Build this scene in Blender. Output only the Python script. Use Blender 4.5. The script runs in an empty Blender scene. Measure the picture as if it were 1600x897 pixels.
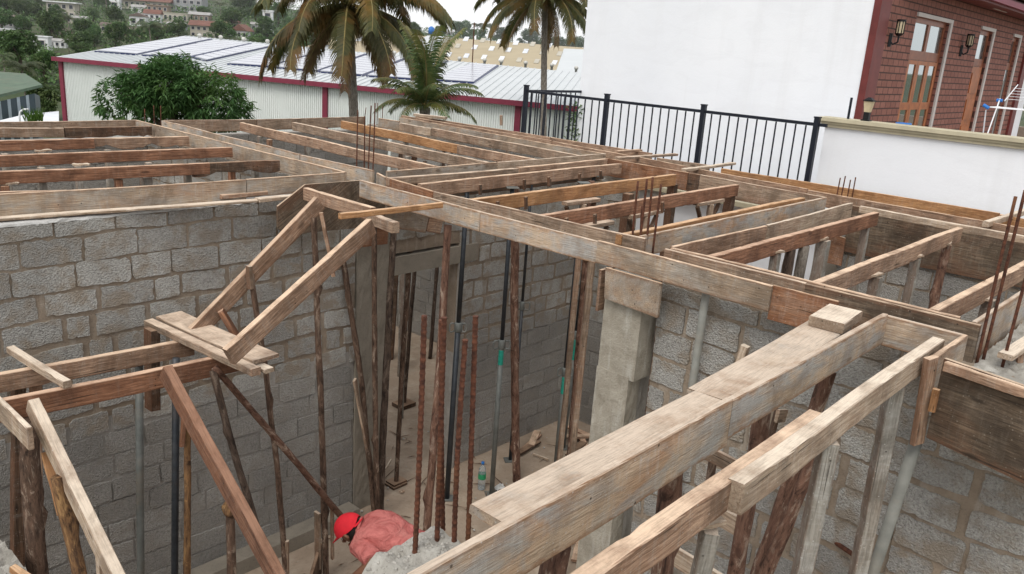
import bpy, bmesh, math, random
from mathutils import Vector, Matrix, noise
R = math.radians
rnd = random.Random(7)
scene = bpy.context.scene
scene.cycles.diffuse_bounces = 8; scene.cycles.max_bounces = 14
COL = scene.collection
TOP, FLOOR, CAMZ = 3.32, -0.12, 4.5
F, PIT, ROL, YAW = 1297.03, .282321, .0701567, .720037      # surveyed focal length (px of a 1600 px wide frame) and camera angles
CAM = Vector((0, 0, CAMZ))
_c, _s = math.cos(YAW), math.sin(YAW)
FW = Vector((_c*math.cos(PIT), _s*math.cos(PIT), -math.sin(PIT)))
_r = Vector((_s, -_c, 0)); _u = _r.cross(FW)
RT = _r*math.cos(ROL) + _u*math.sin(ROL)
UP = -_r*math.sin(ROL) + _u*math.cos(ROL)
HEAD = Vector((_c, _s, 0)); SIDE = Vector((_s, -_c, 0))
# survey helpers: a bearing read off the photo, met with a known level, wall plane or distance
def ray(px, py): return FW + RT*((px-800)/F) - UP*((py-448.5)/F)
def at(px, py, z=TOP): d = ray(px, py); return CAM + d*((z-CAMZ)/d.z)
def atx(px, py, x): d = ray(px, py); return CAM + d*(x/d.x)
def aty(px, py, y): d = ray(px, py); return CAM + d*(y/d.y)
def atd(px, py, dep): return CAM + ray(px, py)*dep
def atplane(px, py, p0, n): d = ray(px, py); return CAM + d*((p0-CAM).dot(n)/d.dot(n))

# ------------------------------------------------------------------ materials
class NT:
    def __init__(s, name):
        s.m = bpy.data.materials.new(name); s.m.use_nodes = True
        s.t = s.m.node_tree; s.t.nodes.clear()
        s.out = s.n('ShaderNodeOutputMaterial'); s.b = s.n('ShaderNodeBsdfPrincipled')
        s.l(s.b.outputs[0], s.out.inputs[0]); s.b.inputs['Specular IOR Level'].default_value = .3
    def n(s, typ, **k):
        n = s.t.nodes.new(typ)
        for a, v in k.items(): setattr(n, a, v)
        return n
    def l(s, a, b): s.t.links.new(a, b)
    def put(s, sock, v):
        if hasattr(v, 'is_output') or hasattr(v, 'links'): s.l(v, sock)
        elif isinstance(v, (tuple, list)) and len(v) == 3 and sock.type == 'RGBA': sock.default_value = (*v, 1)
        else: sock.default_value = v
    def coord(s, kind='Object', scale=(1, 1, 1), rand=True):
        tc = s.n('ShaderNodeTexCoord'); o = tc.outputs[kind]
        if rand:
            oi = s.n('ShaderNodeObjectInfo'); mu = s.math('MULTIPLY', oi.outputs['Random'], 37.0)
            va = s.n('ShaderNodeVectorMath', operation='ADD'); s.l(o, va.inputs[0]); s.l(mu, va.inputs[1]); o = va.outputs[0]
        mp = s.n('ShaderNodeMapping'); s.l(o, mp.inputs[0]); mp.inputs['Scale'].default_value = scale
        return mp.outputs[0]
    def noise(s, vec, scale, detail=6, rough=.6, dist=0):
        n = s.n('ShaderNodeTexNoise'); s.l(vec, n.inputs['Vector'])
        n.inputs['Scale'].default_value = scale; n.inputs['Detail'].default_value = detail
        n.inputs['Roughness'].default_value = rough; n.inputs['Distortion'].default_value = dist
        return n.outputs['Fac']
    def vor(s, vec, scale, feature='F1', out='Distance'):
        n = s.n('ShaderNodeTexVoronoi', feature=feature); s.l(vec, n.inputs['Vector']); n.inputs['Scale'].default_value = scale
        return n.outputs[out]
    def ramp(s, v, stops, interp='LINEAR'):
        n = s.n('ShaderNodeValToRGB'); s.l(v, n.inputs[0]); cr = n.color_ramp; cr.interpolation = interp
        while len(cr.elements) < len(stops): cr.elements.new(.5)
        for e, (p, c) in zip(cr.elements, stops):
            e.position = p; e.color = (c, c, c, 1) if not isinstance(c, (tuple, list)) else (*c, 1)
        return n.outputs[0]
    def math(s, op, a, b=0.0):
        n = s.n('ShaderNodeMath', operation=op); s.put(n.inputs[0], a); s.put(n.inputs[1], b); return n.outputs[0]
    def mix(s, f, a, b, mode='MIX'):
        n = s.n('ShaderNodeMix', data_type='RGBA', blend_type=mode)
        s.put(n.inputs[0], f); s.put(n.inputs[6], a); s.put(n.inputs[7], b); return n.outputs[2]
    def bump(s, h, strength=.4, dist=.01):
        n = s.n('ShaderNodeBump'); s.l(h, n.inputs['Height']); n.inputs['Strength'].default_value = strength
        n.inputs['Distance'].default_value = dist; s.l(n.outputs[0], s.b.inputs['Normal'])
    def done(s, col, rough=.8, metal=0):
        s.put(s.b.inputs['Base Color'], col); s.put(s.b.inputs['Roughness'], rough); s.b.inputs['Metallic'].default_value = metal
        return s.m

MATS = {}
def wood(name, light, dark, splash=.25, splashc=(.5, .47, .42), red=(.26, .11, .055), redamt=.3, topc=None, grain=1.0, edge=.6, smear=0, smearc=(.3, .31, .305)):
    t = NT(name)
    g = t.noise(t.coord('Object', (.8, 10, 10)), 5*grain, 9, .66, 1.1)
    wv = t.n('ShaderNodeTexWave', wave_type='BANDS', bands_direction='Z'); t.l(t.coord('Object', (.25, 1, 1)), wv.inputs['Vector'])
    for k, v_ in (('Scale', 14*grain), ('Distortion', 9), ('Detail', 4), ('Detail Scale', 1.1)): wv.inputs[k].default_value = v_
    v2 = t.coord('Object', (.5, 1, 1)); big = t.noise(v2, 3.2, 6, .62, .5)
    c = t.mix(t.ramp(g, [(.36, 0), (.6, 1)]), dark, light)
    c = t.mix(t.math('MULTIPLY', t.ramp(wv.outputs['Fac'], [(.0, .55), (.45, 0)]), .8), c, tuple(x*.72 for x in dark))
    c = t.mix(t.math('MULTIPLY', t.ramp(big, [(.48, 0), (.62, 1)]), redamt), c, red)
    if smear:                                                       # cement haze left on re-used form boards
        sm = t.noise(t.coord('Object', (1, 1.6, 2.2)), 3.6, 7, .62, .8); c = t.mix(t.math('MULTIPLY', t.ramp(sm, [(.42, 0), (.6, 1)]), smear), c, smearc)
    sp = t.noise(t.coord('Object', (7, 7, 1.1)), 5, 7, .72, .2)
    c = t.mix(t.math('MULTIPLY', t.ramp(sp, [(.5, 0), (.66, 1)]), splash), c, splashc)
    v5 = t.coord('Object', (1, 1, 1)); blotch = t.noise(v5, 2.3, 7, .68, .7)
    c = t.mix(t.ramp(blotch, [(.36, .7), (.55, 0)]), c, tuple(x*.4 for x in dark))
    tg = t.n('ShaderNodeTexCoord'); sg = t.n('ShaderNodeSeparateXYZ'); t.l(tg.outputs['Generated'], sg.inputs[0])
    ez = t.math('ABSOLUTE', t.math('SUBTRACT', sg.outputs[2], .5)); en = t.noise(t.coord('Object', (3, 6, 6)), 5, 7, .75)
    ef = t.ramp(t.math('ADD', ez, t.math('MULTIPLY', t.math('SUBTRACT', en, .5), .42)), [(.37, 0), (.47, 1)])
    c = t.mix(t.math('MULTIPLY', ef, edge), c, tuple(.45*x+.25*y for x, y in zip(red, dark)))
    kn = t.vor(t.coord('Object', (2.2, 7, 7)), 1.25); c = t.mix(t.ramp(kn, [(.07, .85), (.13, .0)]), c, tuple(x*.45 for x in dark)); fl = t.vor(t.coord('Object', (1, 1, 1)), 41); c = t.mix(t.ramp(fl, [(.09, splash*1.6), (.16, 0)]), c, splashc)
    vn = t.vor(v5, 12); c = t.mix(t.ramp(vn, [(.04, .9), (.075, 0)]), c, (.025, .018, .013))
    crack = t.noise(t.coord('Object', (.7, 30, 30)), 3, 3, .6, .4); c = t.mix(t.ramp(crack, [(.295, .85), (.335, 0)]), c, (.03, .02, .014))
    fine = t.noise(t.coord('Object', (2, 40, 40)), 4, 4, .7)
    c = t.mix(t.ramp(fine, [(.33, .6), (.52, 0)]), c, tuple(x*.45 for x in dark))
    if topc:                                                        # freshly sawn, rubbed upper edges, plus sky light put into the upward-facing colour
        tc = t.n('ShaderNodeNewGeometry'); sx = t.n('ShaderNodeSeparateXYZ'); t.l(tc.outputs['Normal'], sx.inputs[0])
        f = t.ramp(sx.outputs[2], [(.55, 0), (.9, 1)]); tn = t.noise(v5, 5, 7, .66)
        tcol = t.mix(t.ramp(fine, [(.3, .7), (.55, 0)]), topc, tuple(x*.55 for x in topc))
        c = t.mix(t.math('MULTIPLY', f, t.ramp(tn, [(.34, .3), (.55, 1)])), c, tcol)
    t.bump(t.math('ADD', g, t.math('MULTIPLY', fine, .8)), .75, .007)
    MATS[name] = t.done(c, .85); return t.m
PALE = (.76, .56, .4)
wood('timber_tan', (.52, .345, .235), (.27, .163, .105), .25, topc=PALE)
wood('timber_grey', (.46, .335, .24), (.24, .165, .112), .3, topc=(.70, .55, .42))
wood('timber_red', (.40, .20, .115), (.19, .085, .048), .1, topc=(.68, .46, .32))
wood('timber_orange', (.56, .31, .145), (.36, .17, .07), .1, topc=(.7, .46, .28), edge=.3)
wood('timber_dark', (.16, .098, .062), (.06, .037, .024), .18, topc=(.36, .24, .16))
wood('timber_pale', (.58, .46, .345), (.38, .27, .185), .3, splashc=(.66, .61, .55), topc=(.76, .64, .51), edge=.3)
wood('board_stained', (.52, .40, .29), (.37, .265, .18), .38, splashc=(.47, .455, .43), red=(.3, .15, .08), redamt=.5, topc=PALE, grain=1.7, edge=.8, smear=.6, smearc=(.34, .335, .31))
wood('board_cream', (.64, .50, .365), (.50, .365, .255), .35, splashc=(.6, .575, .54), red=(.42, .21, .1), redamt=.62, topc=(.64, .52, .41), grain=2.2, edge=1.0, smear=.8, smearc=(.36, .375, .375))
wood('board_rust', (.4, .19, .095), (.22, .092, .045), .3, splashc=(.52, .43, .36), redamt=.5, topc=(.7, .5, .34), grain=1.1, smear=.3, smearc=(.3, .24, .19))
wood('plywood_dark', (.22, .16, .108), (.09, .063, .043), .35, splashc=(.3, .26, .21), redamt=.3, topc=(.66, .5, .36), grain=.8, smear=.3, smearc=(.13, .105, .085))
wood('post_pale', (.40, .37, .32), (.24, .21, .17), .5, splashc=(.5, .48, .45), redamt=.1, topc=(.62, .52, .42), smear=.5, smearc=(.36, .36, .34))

def bark(name, a, b, fleck, amt=.5):
    t = NT(name); n = t.noise(t.coord('Object', (1, 1, .22)), 30, 8, .72, .6); n2 = t.noise(t.coord('Object', (1, 1, .5)), 5, 5, .65, .4); f = t.noise(t.coord('Object', (1, 1, .35)), 17, 7, .75, .9)
    c = t.mix(t.ramp(n, [(.38, 0), (.6, 1)]), b, a)
    c = t.mix(t.math('MULTIPLY', t.ramp(n2, [(.42, .25), (.6, 1)]), t.ramp(f, [(.53, 0), (.60, min(1, amt*1.7))])), c, fleck)      # flaked bark
    c = t.mix(t.ramp(f, [(.36, .85), (.46, 0)]), c, tuple(x*.3 for x in b))
    t.bump(t.math('ADD', n, t.math('MULTIPLY', f, 1.4)), 1.0, .014); MATS[name] = t.done(c, .9); return t.m
bark('bark_red', (.23, .125, .085), (.1, .05, .035), (.46, .35, .27), .6)
bark('bark_brown', (.165, .1, .068), (.07, .043, .03), (.38, .29, .22), .5)
bark('bark_dark', (.115, .078, .057), (.045, .03, .023), (.30, .23, .18), .45)
bark('bark_orange', (.27, .145, .065), (.09, .05, .03), (.42, .25, .11), .6)
bark('palm_trunk_bark', (.26, .225, .19), (.13, .11, .09), (.36, .33, .29), .5)
bark('tree_bark', (.12, .09, .065), (.05, .038, .028), (.2, .17, .13), .3)

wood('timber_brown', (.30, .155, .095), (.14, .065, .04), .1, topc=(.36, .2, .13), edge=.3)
def plain(name, col, rough=.6, metal=0, var=.15, scale=8, bump=.15, spec=None, dirt=None):
    t = NT(name); v = t.coord('Object'); n = t.noise(v, scale, 6, .6)
    c = t.mix(t.ramp(n, [(.3, 0), (.7, 1)]), tuple(x*(1-var) for x in col), tuple(min(1, x*(1+var)) for x in col))
    if dirt:
        d = t.noise(t.coord('Object', (1, 1, .35)), scale*.35, 7, .7, .4); c = t.mix(t.ramp(d, [(.5, 0), (.75, .7)]), c, dirt)
    if bump: t.bump(n, bump, .004)
    MATS[name] = t.done(c, rough, metal)
    if spec is not None: t.b.inputs['Specular IOR Level'].default_value = spec
    return t.m
plain('steel_dark', (.05, .056, .064), .5, .5, .3, 14, .2, dirt=(.12, .1, .085))
plain('steel_grey', (.17, .18, .17), .6, .3, .25, 10, .2, dirt=(.25, .2, .15))
plain('pipe_grey', (.19, .19, .17), .65, 0, .25, 9, .2, dirt=(.24, .2, .15))
plain('fence_black', (.012, .015, .024), .4, .2, .2, 10, 0)
plain('trim_maroon', (.2, .03, .055), .5, 0, .12, 5, .05)
plain('house_maroon', (.14, .03, .027), .5, 0, .2, 5, .05)
plain('cream_coping', (.5, .45, .32), .7, 0, .1, 5, .1, dirt=(.3, .27, .2))
plain('frame_wood', (.22, .075, .035), .4, 0, .3, 9, .1)
plain('door_wood', (.33, .105, .03), .4, 0, .35, 6, .1)
plain('white_trim', (.52, .49, .47), .6, 0, .05, 6, .05)
plain('lamp_black', (.012, .012, .014), .4, .3, .1, 8, 0)
plain('lamp_glass', (.5, .42, .28), .2, 0, .15, 12, 0)
plain('plastic_blue', (.02, .16, .5), .35, 0, .1, 8, 0)
plain('rack_white', (.75, .76, .78), .4, 0, .05, 8, 0)
def shirtmat():
    t = NT('shirt_coral'); v = t.coord('Object', (1, 1, 2.2)); n = t.noise(v, 7, 5, .6, 1.6); d = t.noise(t.coord('Object'), 3.5, 6, .65); f = t.noise(t.coord('Object'), 160, 3, .6)
    c = t.mix(t.ramp(n, [(.35, 0), (.6, 1)]), (.42, .115, .105), (.60, .2, .18)); c = t.mix(t.ramp(d, [(.55, 0), (.75, .5)]), c, (.5, .27, .23)); c = t.mix(t.ramp(f, [(.3, .3), (.5, 0)]), c, (.35, .1, .09))  # darker coral in fold hollows: crease shade put into the colour; dusty patches
    t.bump(t.math('ADD', n, t.math('MULTIPLY', f, .12)), 1.0, .035); t.b.inputs['Specular IOR Level'].default_value = .1; MATS['shirt_coral'] = t.done(c, 1.0)
shirtmat()
plain('cap_red', (.6, .018, .03), .8, 0, .12, 14, .2)
plain('skin', (.19, .09, .055), .6, 0, .12, 12, .1)
plain('hair_black', (.012, .01, .009), .7, 0, .2, 40, .3)
plain('trousers_grey', (.06, .065, .08), .9, 0, .2, 12, .3)
plain('stone', (.38, .36, .325), .95, 0, .3, 30, .4)
plain('warehouse_roof', (.53, .555, .565), .45, 0, .05, .6, 0, dirt=(.5, .52, .52))
plain('beige_roof', (.40, .335, .225), .8, 0, .08, .4, 0, dirt=(.34, .28, .19))
plain('vent_grey', (.55, .54, .5), .6, .2, .2, 6, .1)
plain('solar_cell', (.40, .41, .465), .2, 0, .1, 1.2, 0, spec=.8)  # pale lavender base: reflected glare put into the cell colour
plain('solar_edge', (.02, .03, .09), .4, 0, .1, 4, 0)
plain('shed_green', (.085, .13, .085), .7, 0, .25, 3, .1, dirt=(.16, .15, .1))
plain('shed_dark', (.045, .07, .085), .6, 0, .2, 4, 0)
plain('shed_pale', (.36, .42, .46), .6, 0, .15, 4, 0)
plain('sheet_white', (.7, .72, .74), .5, 0, .06, 2, 0, dirt=(.3, .35, .5))
plain('window_dark', (.03, .035, .045), .2, 0, .3, 3, 0)
plain('roof_rust', (.17, .08, .06), .8, 0, .25, 2, .2, dirt=(.12, .07, .055))
plain('roof_brown', (.15, .115, .1), .85, 0, .25, 2, .2, dirt=(.09, .075, .065))
plain('roof_grey', (.33, .32, .31), .8, 0, .2, 2, .2, dirt=(.2, .18, .16))
plain('plaster_white', (.68, .69, .7), .8, 0, .08, 1, 0, dirt=(.45, .44, .42))
plain('plaster_cream', (.46, .43, .36), .8, 0, .1, 1, 0, dirt=(.3, .27, .22))
plain('plaster_grey', (.3, .31, .32), .8, 0, .12, 1, 0, dirt=(.18, .18, .18))
plain('plaster_brown', (.29, .22, .17), .8, 0, .15, 1, 0, dirt=(.17, .13, .1))
plain('tank_blue', (.03, .16, .5), .5, 0, .1, 2, 0)
plain('paper_white', (.6, .6, .58), .7, 0, .1, 20, 0)
plain('label_green', (.03, .28, .12), .5, 0, .2, 20, 0)

def rust():
    t = NT('rust_bar'); v = t.coord('Object'); n = t.noise(v, 45, 7, .7); n2 = t.noise(v, 4, 3)
    c = t.mix(t.ramp(n, [(.35, 0), (.65, 1)]), (.04, .016, .011), (.14, .052, .028)); c = t.mix(t.ramp(n2, [(.55, 0), (.72, .4)]), c, (.22, .1, .045))
    t.bump(n, .5, .003); MATS['rust_bar'] = t.done(c, .85)
rust()
def concrete(name, a, b, pale=(.5, .49, .46), rough_b=.5, scale=1.0):
    t = NT(name); v = t.coord('Object', rand=False); n = t.noise(v, 5*scale, 9, .68, .3); f = t.noise(v, 60*scale, 5, .7); st = t.noise(t.coord('Object', (3, 3, .6), False), 3*scale, 6, .65)
    c = t.mix(t.ramp(n, [(.3, 0), (.7, 1)]), a, b); c = t.mix(t.ramp(st, [(.52, 0), (.72, .7)]), c, pale); c = t.mix(t.ramp(f, [(.3, .4), (.45, 0)]), c, tuple(x*.55 for x in a))
    vo = t.vor(v, 38*scale); c = t.mix(t.ramp(vo, [(.05, .5), (.16, 0)]), c, tuple(x*.4 for x in a))
    t.bump(t.math('ADD', t.math('MULTIPLY', f, .5), n), rough_b, .015); MATS[name] = t.done(c, .92)
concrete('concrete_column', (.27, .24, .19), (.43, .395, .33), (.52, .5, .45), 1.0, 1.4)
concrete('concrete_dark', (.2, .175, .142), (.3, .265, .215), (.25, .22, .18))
concrete('concrete_raw', (.25, .232, .2), (.42, .4, .36), (.54, .52, .48), .9)
concrete('floor_concrete', (.29, .222, .162), (.41, .325, .25), (.46, .39, .31), .4, .6)
concrete('mortar_brown', (.215, .168, .126), (.33, .265, .2), (.42, .38, .33), .9, 1.3)
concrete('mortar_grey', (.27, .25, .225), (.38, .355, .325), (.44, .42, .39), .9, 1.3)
concrete('mortar_white', (.42, .41, .39), (.58, .57, .55), (.66, .66, .65), .9, 1.6)

def block(name, a, b, smear, smear_amt):
    t = NT(name); g = t.n('ShaderNodeNewGeometry'); v = t.coord('Object', rand=False)
    c = t.mix(g.outputs['Random Per Island'], a, b)
    n = t.noise(v, 75, 7, .75); n2 = t.noise(v, 6, 5, .6, .4); v3 = t.vor(v, 95)
    c = t.mix(t.ramp(n, [(.34, .75), (.52, 0)]), c, tuple(x*.38 for x in a)); c = t.mix(t.ramp(n, [(.55, 0), (.74, .5)]), c, tuple(min(1, x*1.45) for x in b))
    c = t.mix(t.ramp(n2, [(.46, 0), (.62, smear_amt)]), c, smear)
    big = t.noise(v, 1.1, 4, .6); c = t.mix(t.ramp(big, [(.38, .4), (.6, 0)]), c, tuple(x*.55 for x in a))
    t.bump(t.math('ADD', t.math('MULTIPLY', n, 1.3), v3), 1.0, .012); MATS[name] = t.done(c, .95)
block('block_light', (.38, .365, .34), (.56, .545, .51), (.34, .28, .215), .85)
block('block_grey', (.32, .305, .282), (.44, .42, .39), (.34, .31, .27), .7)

def leafmat(name, a, b, c3=None, back=.25):
    t = NT(name); g = t.n('ShaderNodeNewGeometry'); v = t.coord('Object', rand=False); n = t.noise(v, 1.3, 3)
    c = t.mix(g.outputs['Random Per Island'], a, b)
    if c3: c = t.mix(t.ramp(n, [(.48, 0), (.66, .85)]), c, c3)
    oi = t.n('ShaderNodeObjectInfo'); h = t.n('ShaderNodeHueSaturation'); t.l(c, h.inputs['Color'])
    t.l(t.math('ADD', t.math('MULTIPLY', oi.outputs['Random'], .5), .75), h.inputs['Value']); t.l(t.math('ADD', t.math('MULTIPLY', oi.outputs['Random'], .035), .483), h.inputs['Hue'])
    tr = t.n('ShaderNodeBsdfTranslucent'); t.l(h.outputs[0], tr.inputs[0]); ms = t.n('ShaderNodeMixShader'); ms.inputs[0].default_value = back
    t.done(h.outputs[0], .5); t.l(t.b.outputs[0], ms.inputs[1]); t.l(tr.outputs[0], ms.inputs[2]); t.l(ms.outputs[0], t.out.inputs[0]); MATS[name] = t.m
leafmat('leaf_mango', (.038, .085, .026), (.085, .16, .046), (.12, .19, .05))
leafmat('leaf_far', (.06, .12, .04), (.12, .20, .065), (.16, .22, .08))
leafmat('leaf_lime', (.05, .14, .02), (.1, .22, .04))
leafmat('frond_old', (.055, .062, .022), (.105, .1, .035), (.21, .115, .032), .3)
leafmat('frond_dry', (.14, .085, .045), (.24, .15, .075), (.08, .05, .03), .3)
leafmat('frond_green', (.05, .085, .03), (.115, .15, .05), (.19, .17, .05), .3)
leafmat('frond_far', (.05, .075, .035), (.1, .12, .055), (.12, .11, .06))
plain('rachis', (.2, .16, .06), .6, 0, .3, 6, 0)

def corrug():
    t = NT('corrugated_wall'); v = t.coord('Object', rand=False); n = t.noise(v, .35, 5); d = t.noise(t.coord('Object', (1, 1, .15), False), 1.6, 6, .7)
    c = t.mix(t.ramp(n, [(.3, 0), (.7, 1)]), (.66, .69, .67), (.76, .78, .76)); c = t.mix(t.ramp(d, [(.55, 0), (.8, .5)]), c, (.47, .46, .42)); MATS['corrugated_wall'] = t.done(c, .5)
corrug()
def whitewall():
    t = NT('white_render'); v = t.coord('Object', rand=False); n = t.noise(v, .5, 6, .6); f = t.noise(v, 40, 4, .7); d = t.noise(t.coord('Object', (2, 2, .18), False), 1.2, 6, .65)
    c = t.mix(t.ramp(n, [(.3, 0), (.7, 1)]), (.77, .79, .83), (.84, .855, .885)); c = t.mix(t.ramp(d, [(.52, 0), (.8, .5)]), c, (.68, .68, .69)); tw = t.noise(t.coord('Object', (.7, .7, 2), False), 2.5, 5, .6, 1.2); c = t.mix(t.ramp(tw, [(.35, .25), (.55, 0)]), c, (.73, .74, .77)); t.bump(t.math('ADD', f, tw), .22, .008); MATS['white_render'] = t.done(c, .75)
whitewall()
def brickface():
    t = NT('brick_facing'); tc = t.n('ShaderNodeTexCoord'); sx = t.n('ShaderNodeSeparateXYZ'); t.l(tc.outputs['Object'], sx.inputs[0]); cb = t.n('ShaderNodeCombineXYZ'); t.l(sx.outputs[0], cb.inputs[0]); t.l(sx.outputs[2], cb.inputs[1])
    b = t.n('ShaderNodeTexBrick'); t.l(cb.outputs[0], b.inputs['Vector']); b.inputs['Scale'].default_value = 1; b.inputs['Brick Width'].default_value = .19; b.inputs['Row Height'].default_value = .088; b.inputs['Mortar Size'].default_value = .009; b.inputs['Mortar Smooth'].default_value = .2
    b.inputs['Color1'].default_value = (.225, .092, .07, 1); b.inputs['Color2'].default_value = (.285, .125, .096, 1); b.inputs['Mortar'].default_value = (.06, .032, .027, 1)
    n = t.noise(t.coord('Object', rand=False), 30, 5); c = t.mix(t.ramp(n, [(.3, .35), (.6, 0)]), b.outputs[0], (.1, .04, .03))
    t.bump(t.math('SUBTRACT', t.math('MULTIPLY', n, .2), b.outputs['Fac']), .6, .01); MATS['brick_facing'] = t.done(c, .75)
brickface()
def glass():
    t = NT('window_glass'); t.b.inputs['Base Color'].default_value = (.42, .47, .48, 1); t.b.inputs['Roughness'].default_value = .03; t.b.inputs['Specular IOR Level'].default_value = 1.0; t.b.inputs['Metallic'].default_value = .85; MATS['window_glass'] = t.m
    t = NT('bottle_plastic'); t.b.inputs['Base Color'].default_value = (.8, .88, .92, 1); t.b.inputs['Roughness'].default_value = .08; t.b.inputs['Transmission Weight'].default_value = .85; t.b.inputs['IOR'].default_value = 1.2; MATS['bottle_plastic'] = t.m
glass()
def groundmat():
    t = NT('ground_mat'); v = t.coord('Object', rand=False); n = t.noise(v, .12, 8, .65); n2 = t.noise(v, 1.5, 6, .7)
    c = t.mix(t.ramp(n, [(.4, 0), (.6, 1)]), (.035, .06, .022), (.085, .095, .045)); c = t.mix(t.ramp(n2, [(.4, .5), (.6, 0)]), c, (.04, .05, .025)); t.bump(n2, .5, .1); MATS['ground_mat'] = t.done(c, .95)
groundmat()

# ------------------------------------------------------------------ object helpers
def link(name, verts, faces, mat, parent=None, M=None, smooth=False, mats=None, midx=None):
    me = bpy.data.meshes.new(name); me.from_pydata([tuple(v) for v in verts], [], faces)
    for m in (mats or [mat]): me.materials.append(MATS[m] if isinstance(m, str) else m)
    if midx: me.polygons.foreach_set('material_index', midx)
    if smooth: me.polygons.foreach_set('use_smooth', [True]*len(me.polygons))
    me.update(); o = bpy.data.objects.new(name, me); COL.objects.link(o)
    M = M or Matrix.Identity(4)
    o['_'] = 0; del o['_']
    WM[o.name] = M
    if parent: o.parent = parent; o.matrix_local = WM[parent.name].inverted() @ M
    else: o.matrix_local = M
    return o
WM = {}
def root(name, loc, label, cat, group=None, rotz=0):
    o = bpy.data.objects.new(name, None); COL.objects.link(o); o.empty_display_size = .1
    M = Matrix.Translation(loc) @ Matrix.Rotation(rotz, 4, 'Z'); o.matrix_local = M; WM[o.name] = M
    return tag(o, label, cat, group)
def tag(o, label, cat, group=None):
    o['label'] = label; o['category'] = cat
    if group: o['group'] = group
    return o
def struct(o): o['kind'] = 'structure'; return o
def copy_thing(src, M, label=None, group=None):
    c = src.copy(); COL.objects.link(c); c.matrix_local = M; WM[c.name] = M
    if label: c['label'] = label
    if group: c['group'] = group
    for ch in src.children:
        d = ch.copy(); COL.objects.link(d); d.parent = c
    return c
class MB:
    def __init__(s): s.v = []; s.f = []; s.m = []
    def add(s, vs, fs, mi=0):
        b = len(s.v); s.v += [Vector(v) for v in vs]; s.f += [tuple(i+b for i in f) for f in fs]; s.m += [mi]*len(fs)
    def box(s, a, b, mi=0):
        x0, y0, z0 = a; x1, y1, z1 = b
        s.add([(x0, y0, z0), (x1, y0, z0), (x1, y1, z0), (x0, y1, z0), (x0, y0, z1), (x1, y0, z1), (x1, y1, z1), (x0, y1, z1)],
              [(0, 3, 2, 1), (4, 5, 6, 7), (0, 1, 5, 4), (1, 2, 6, 5), (2, 3, 7, 6), (3, 0, 4, 7)], mi)
    def quadbox(s, quad, thick, mi=0):                        # four points extruded along their normal
        q = [Vector(p) for p in quad]; n = (q[1]-q[0]).cross(q[2]-q[0]).normalized()*thick
        k = len(q); s.add(q+[p+n for p in q], [tuple(range(k))[::-1], tuple(range(k, 2*k))]+[(i, (i+1) % k, k+(i+1) % k, k+i) for i in range(k)], mi)
    def tube(s, pts, rads, n=8, mi=0, cap=True, squash=1):
        b = []; prev = None
        for i, p in enumerate(pts):
            p = Vector(p); d = (Vector(pts[min(i+1, len(pts)-1)])-Vector(pts[max(i-1, 0)])).normalized()
            a = d.orthogonal().normalized() if prev is None else (prev-d*prev.dot(d)).normalized(); prev = a; c = d.cross(a)
            r = rads[i] if isinstance(rads, (list, tuple)) else rads
            b += [p+a*math.cos(2*math.pi*k/n)*r+c*math.sin(2*math.pi*k/n)*r*squash for k in range(n)]
        fs = [(i*n+k, i*n+(k+1) % n, (i+1)*n+(k+1) % n, (i+1)*n+k) for i in range(len(pts)-1) for k in range(n)]
        if cap: fs += [tuple(range(n))[::-1], tuple(range((len(pts)-1)*n, len(pts)*n))]
        s.add(b, fs, mi)
    def build(s, name, mat, parent=None, M=None, smooth=False, mats=None, local=False):
        vs = s.v
        if M is not None and not local: Mi = M.inverted(); vs = [Mi @ v for v in vs]
        return link(name, vs, s.f, mat, parent, M, smooth, mats, s.m if mats else None)
def frame(p0, p1, upv=Vector((0, 0, 1))):
    x = (p1-p0).normalized(); y = upv.cross(x)
    y = y.normalized() if y.length > 1e-4 else x.orthogonal().normalized(); z = x.cross(y)
    M = Matrix((x, y, z)).transposed().to_4x4(); M.translation = p0; return M

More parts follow.
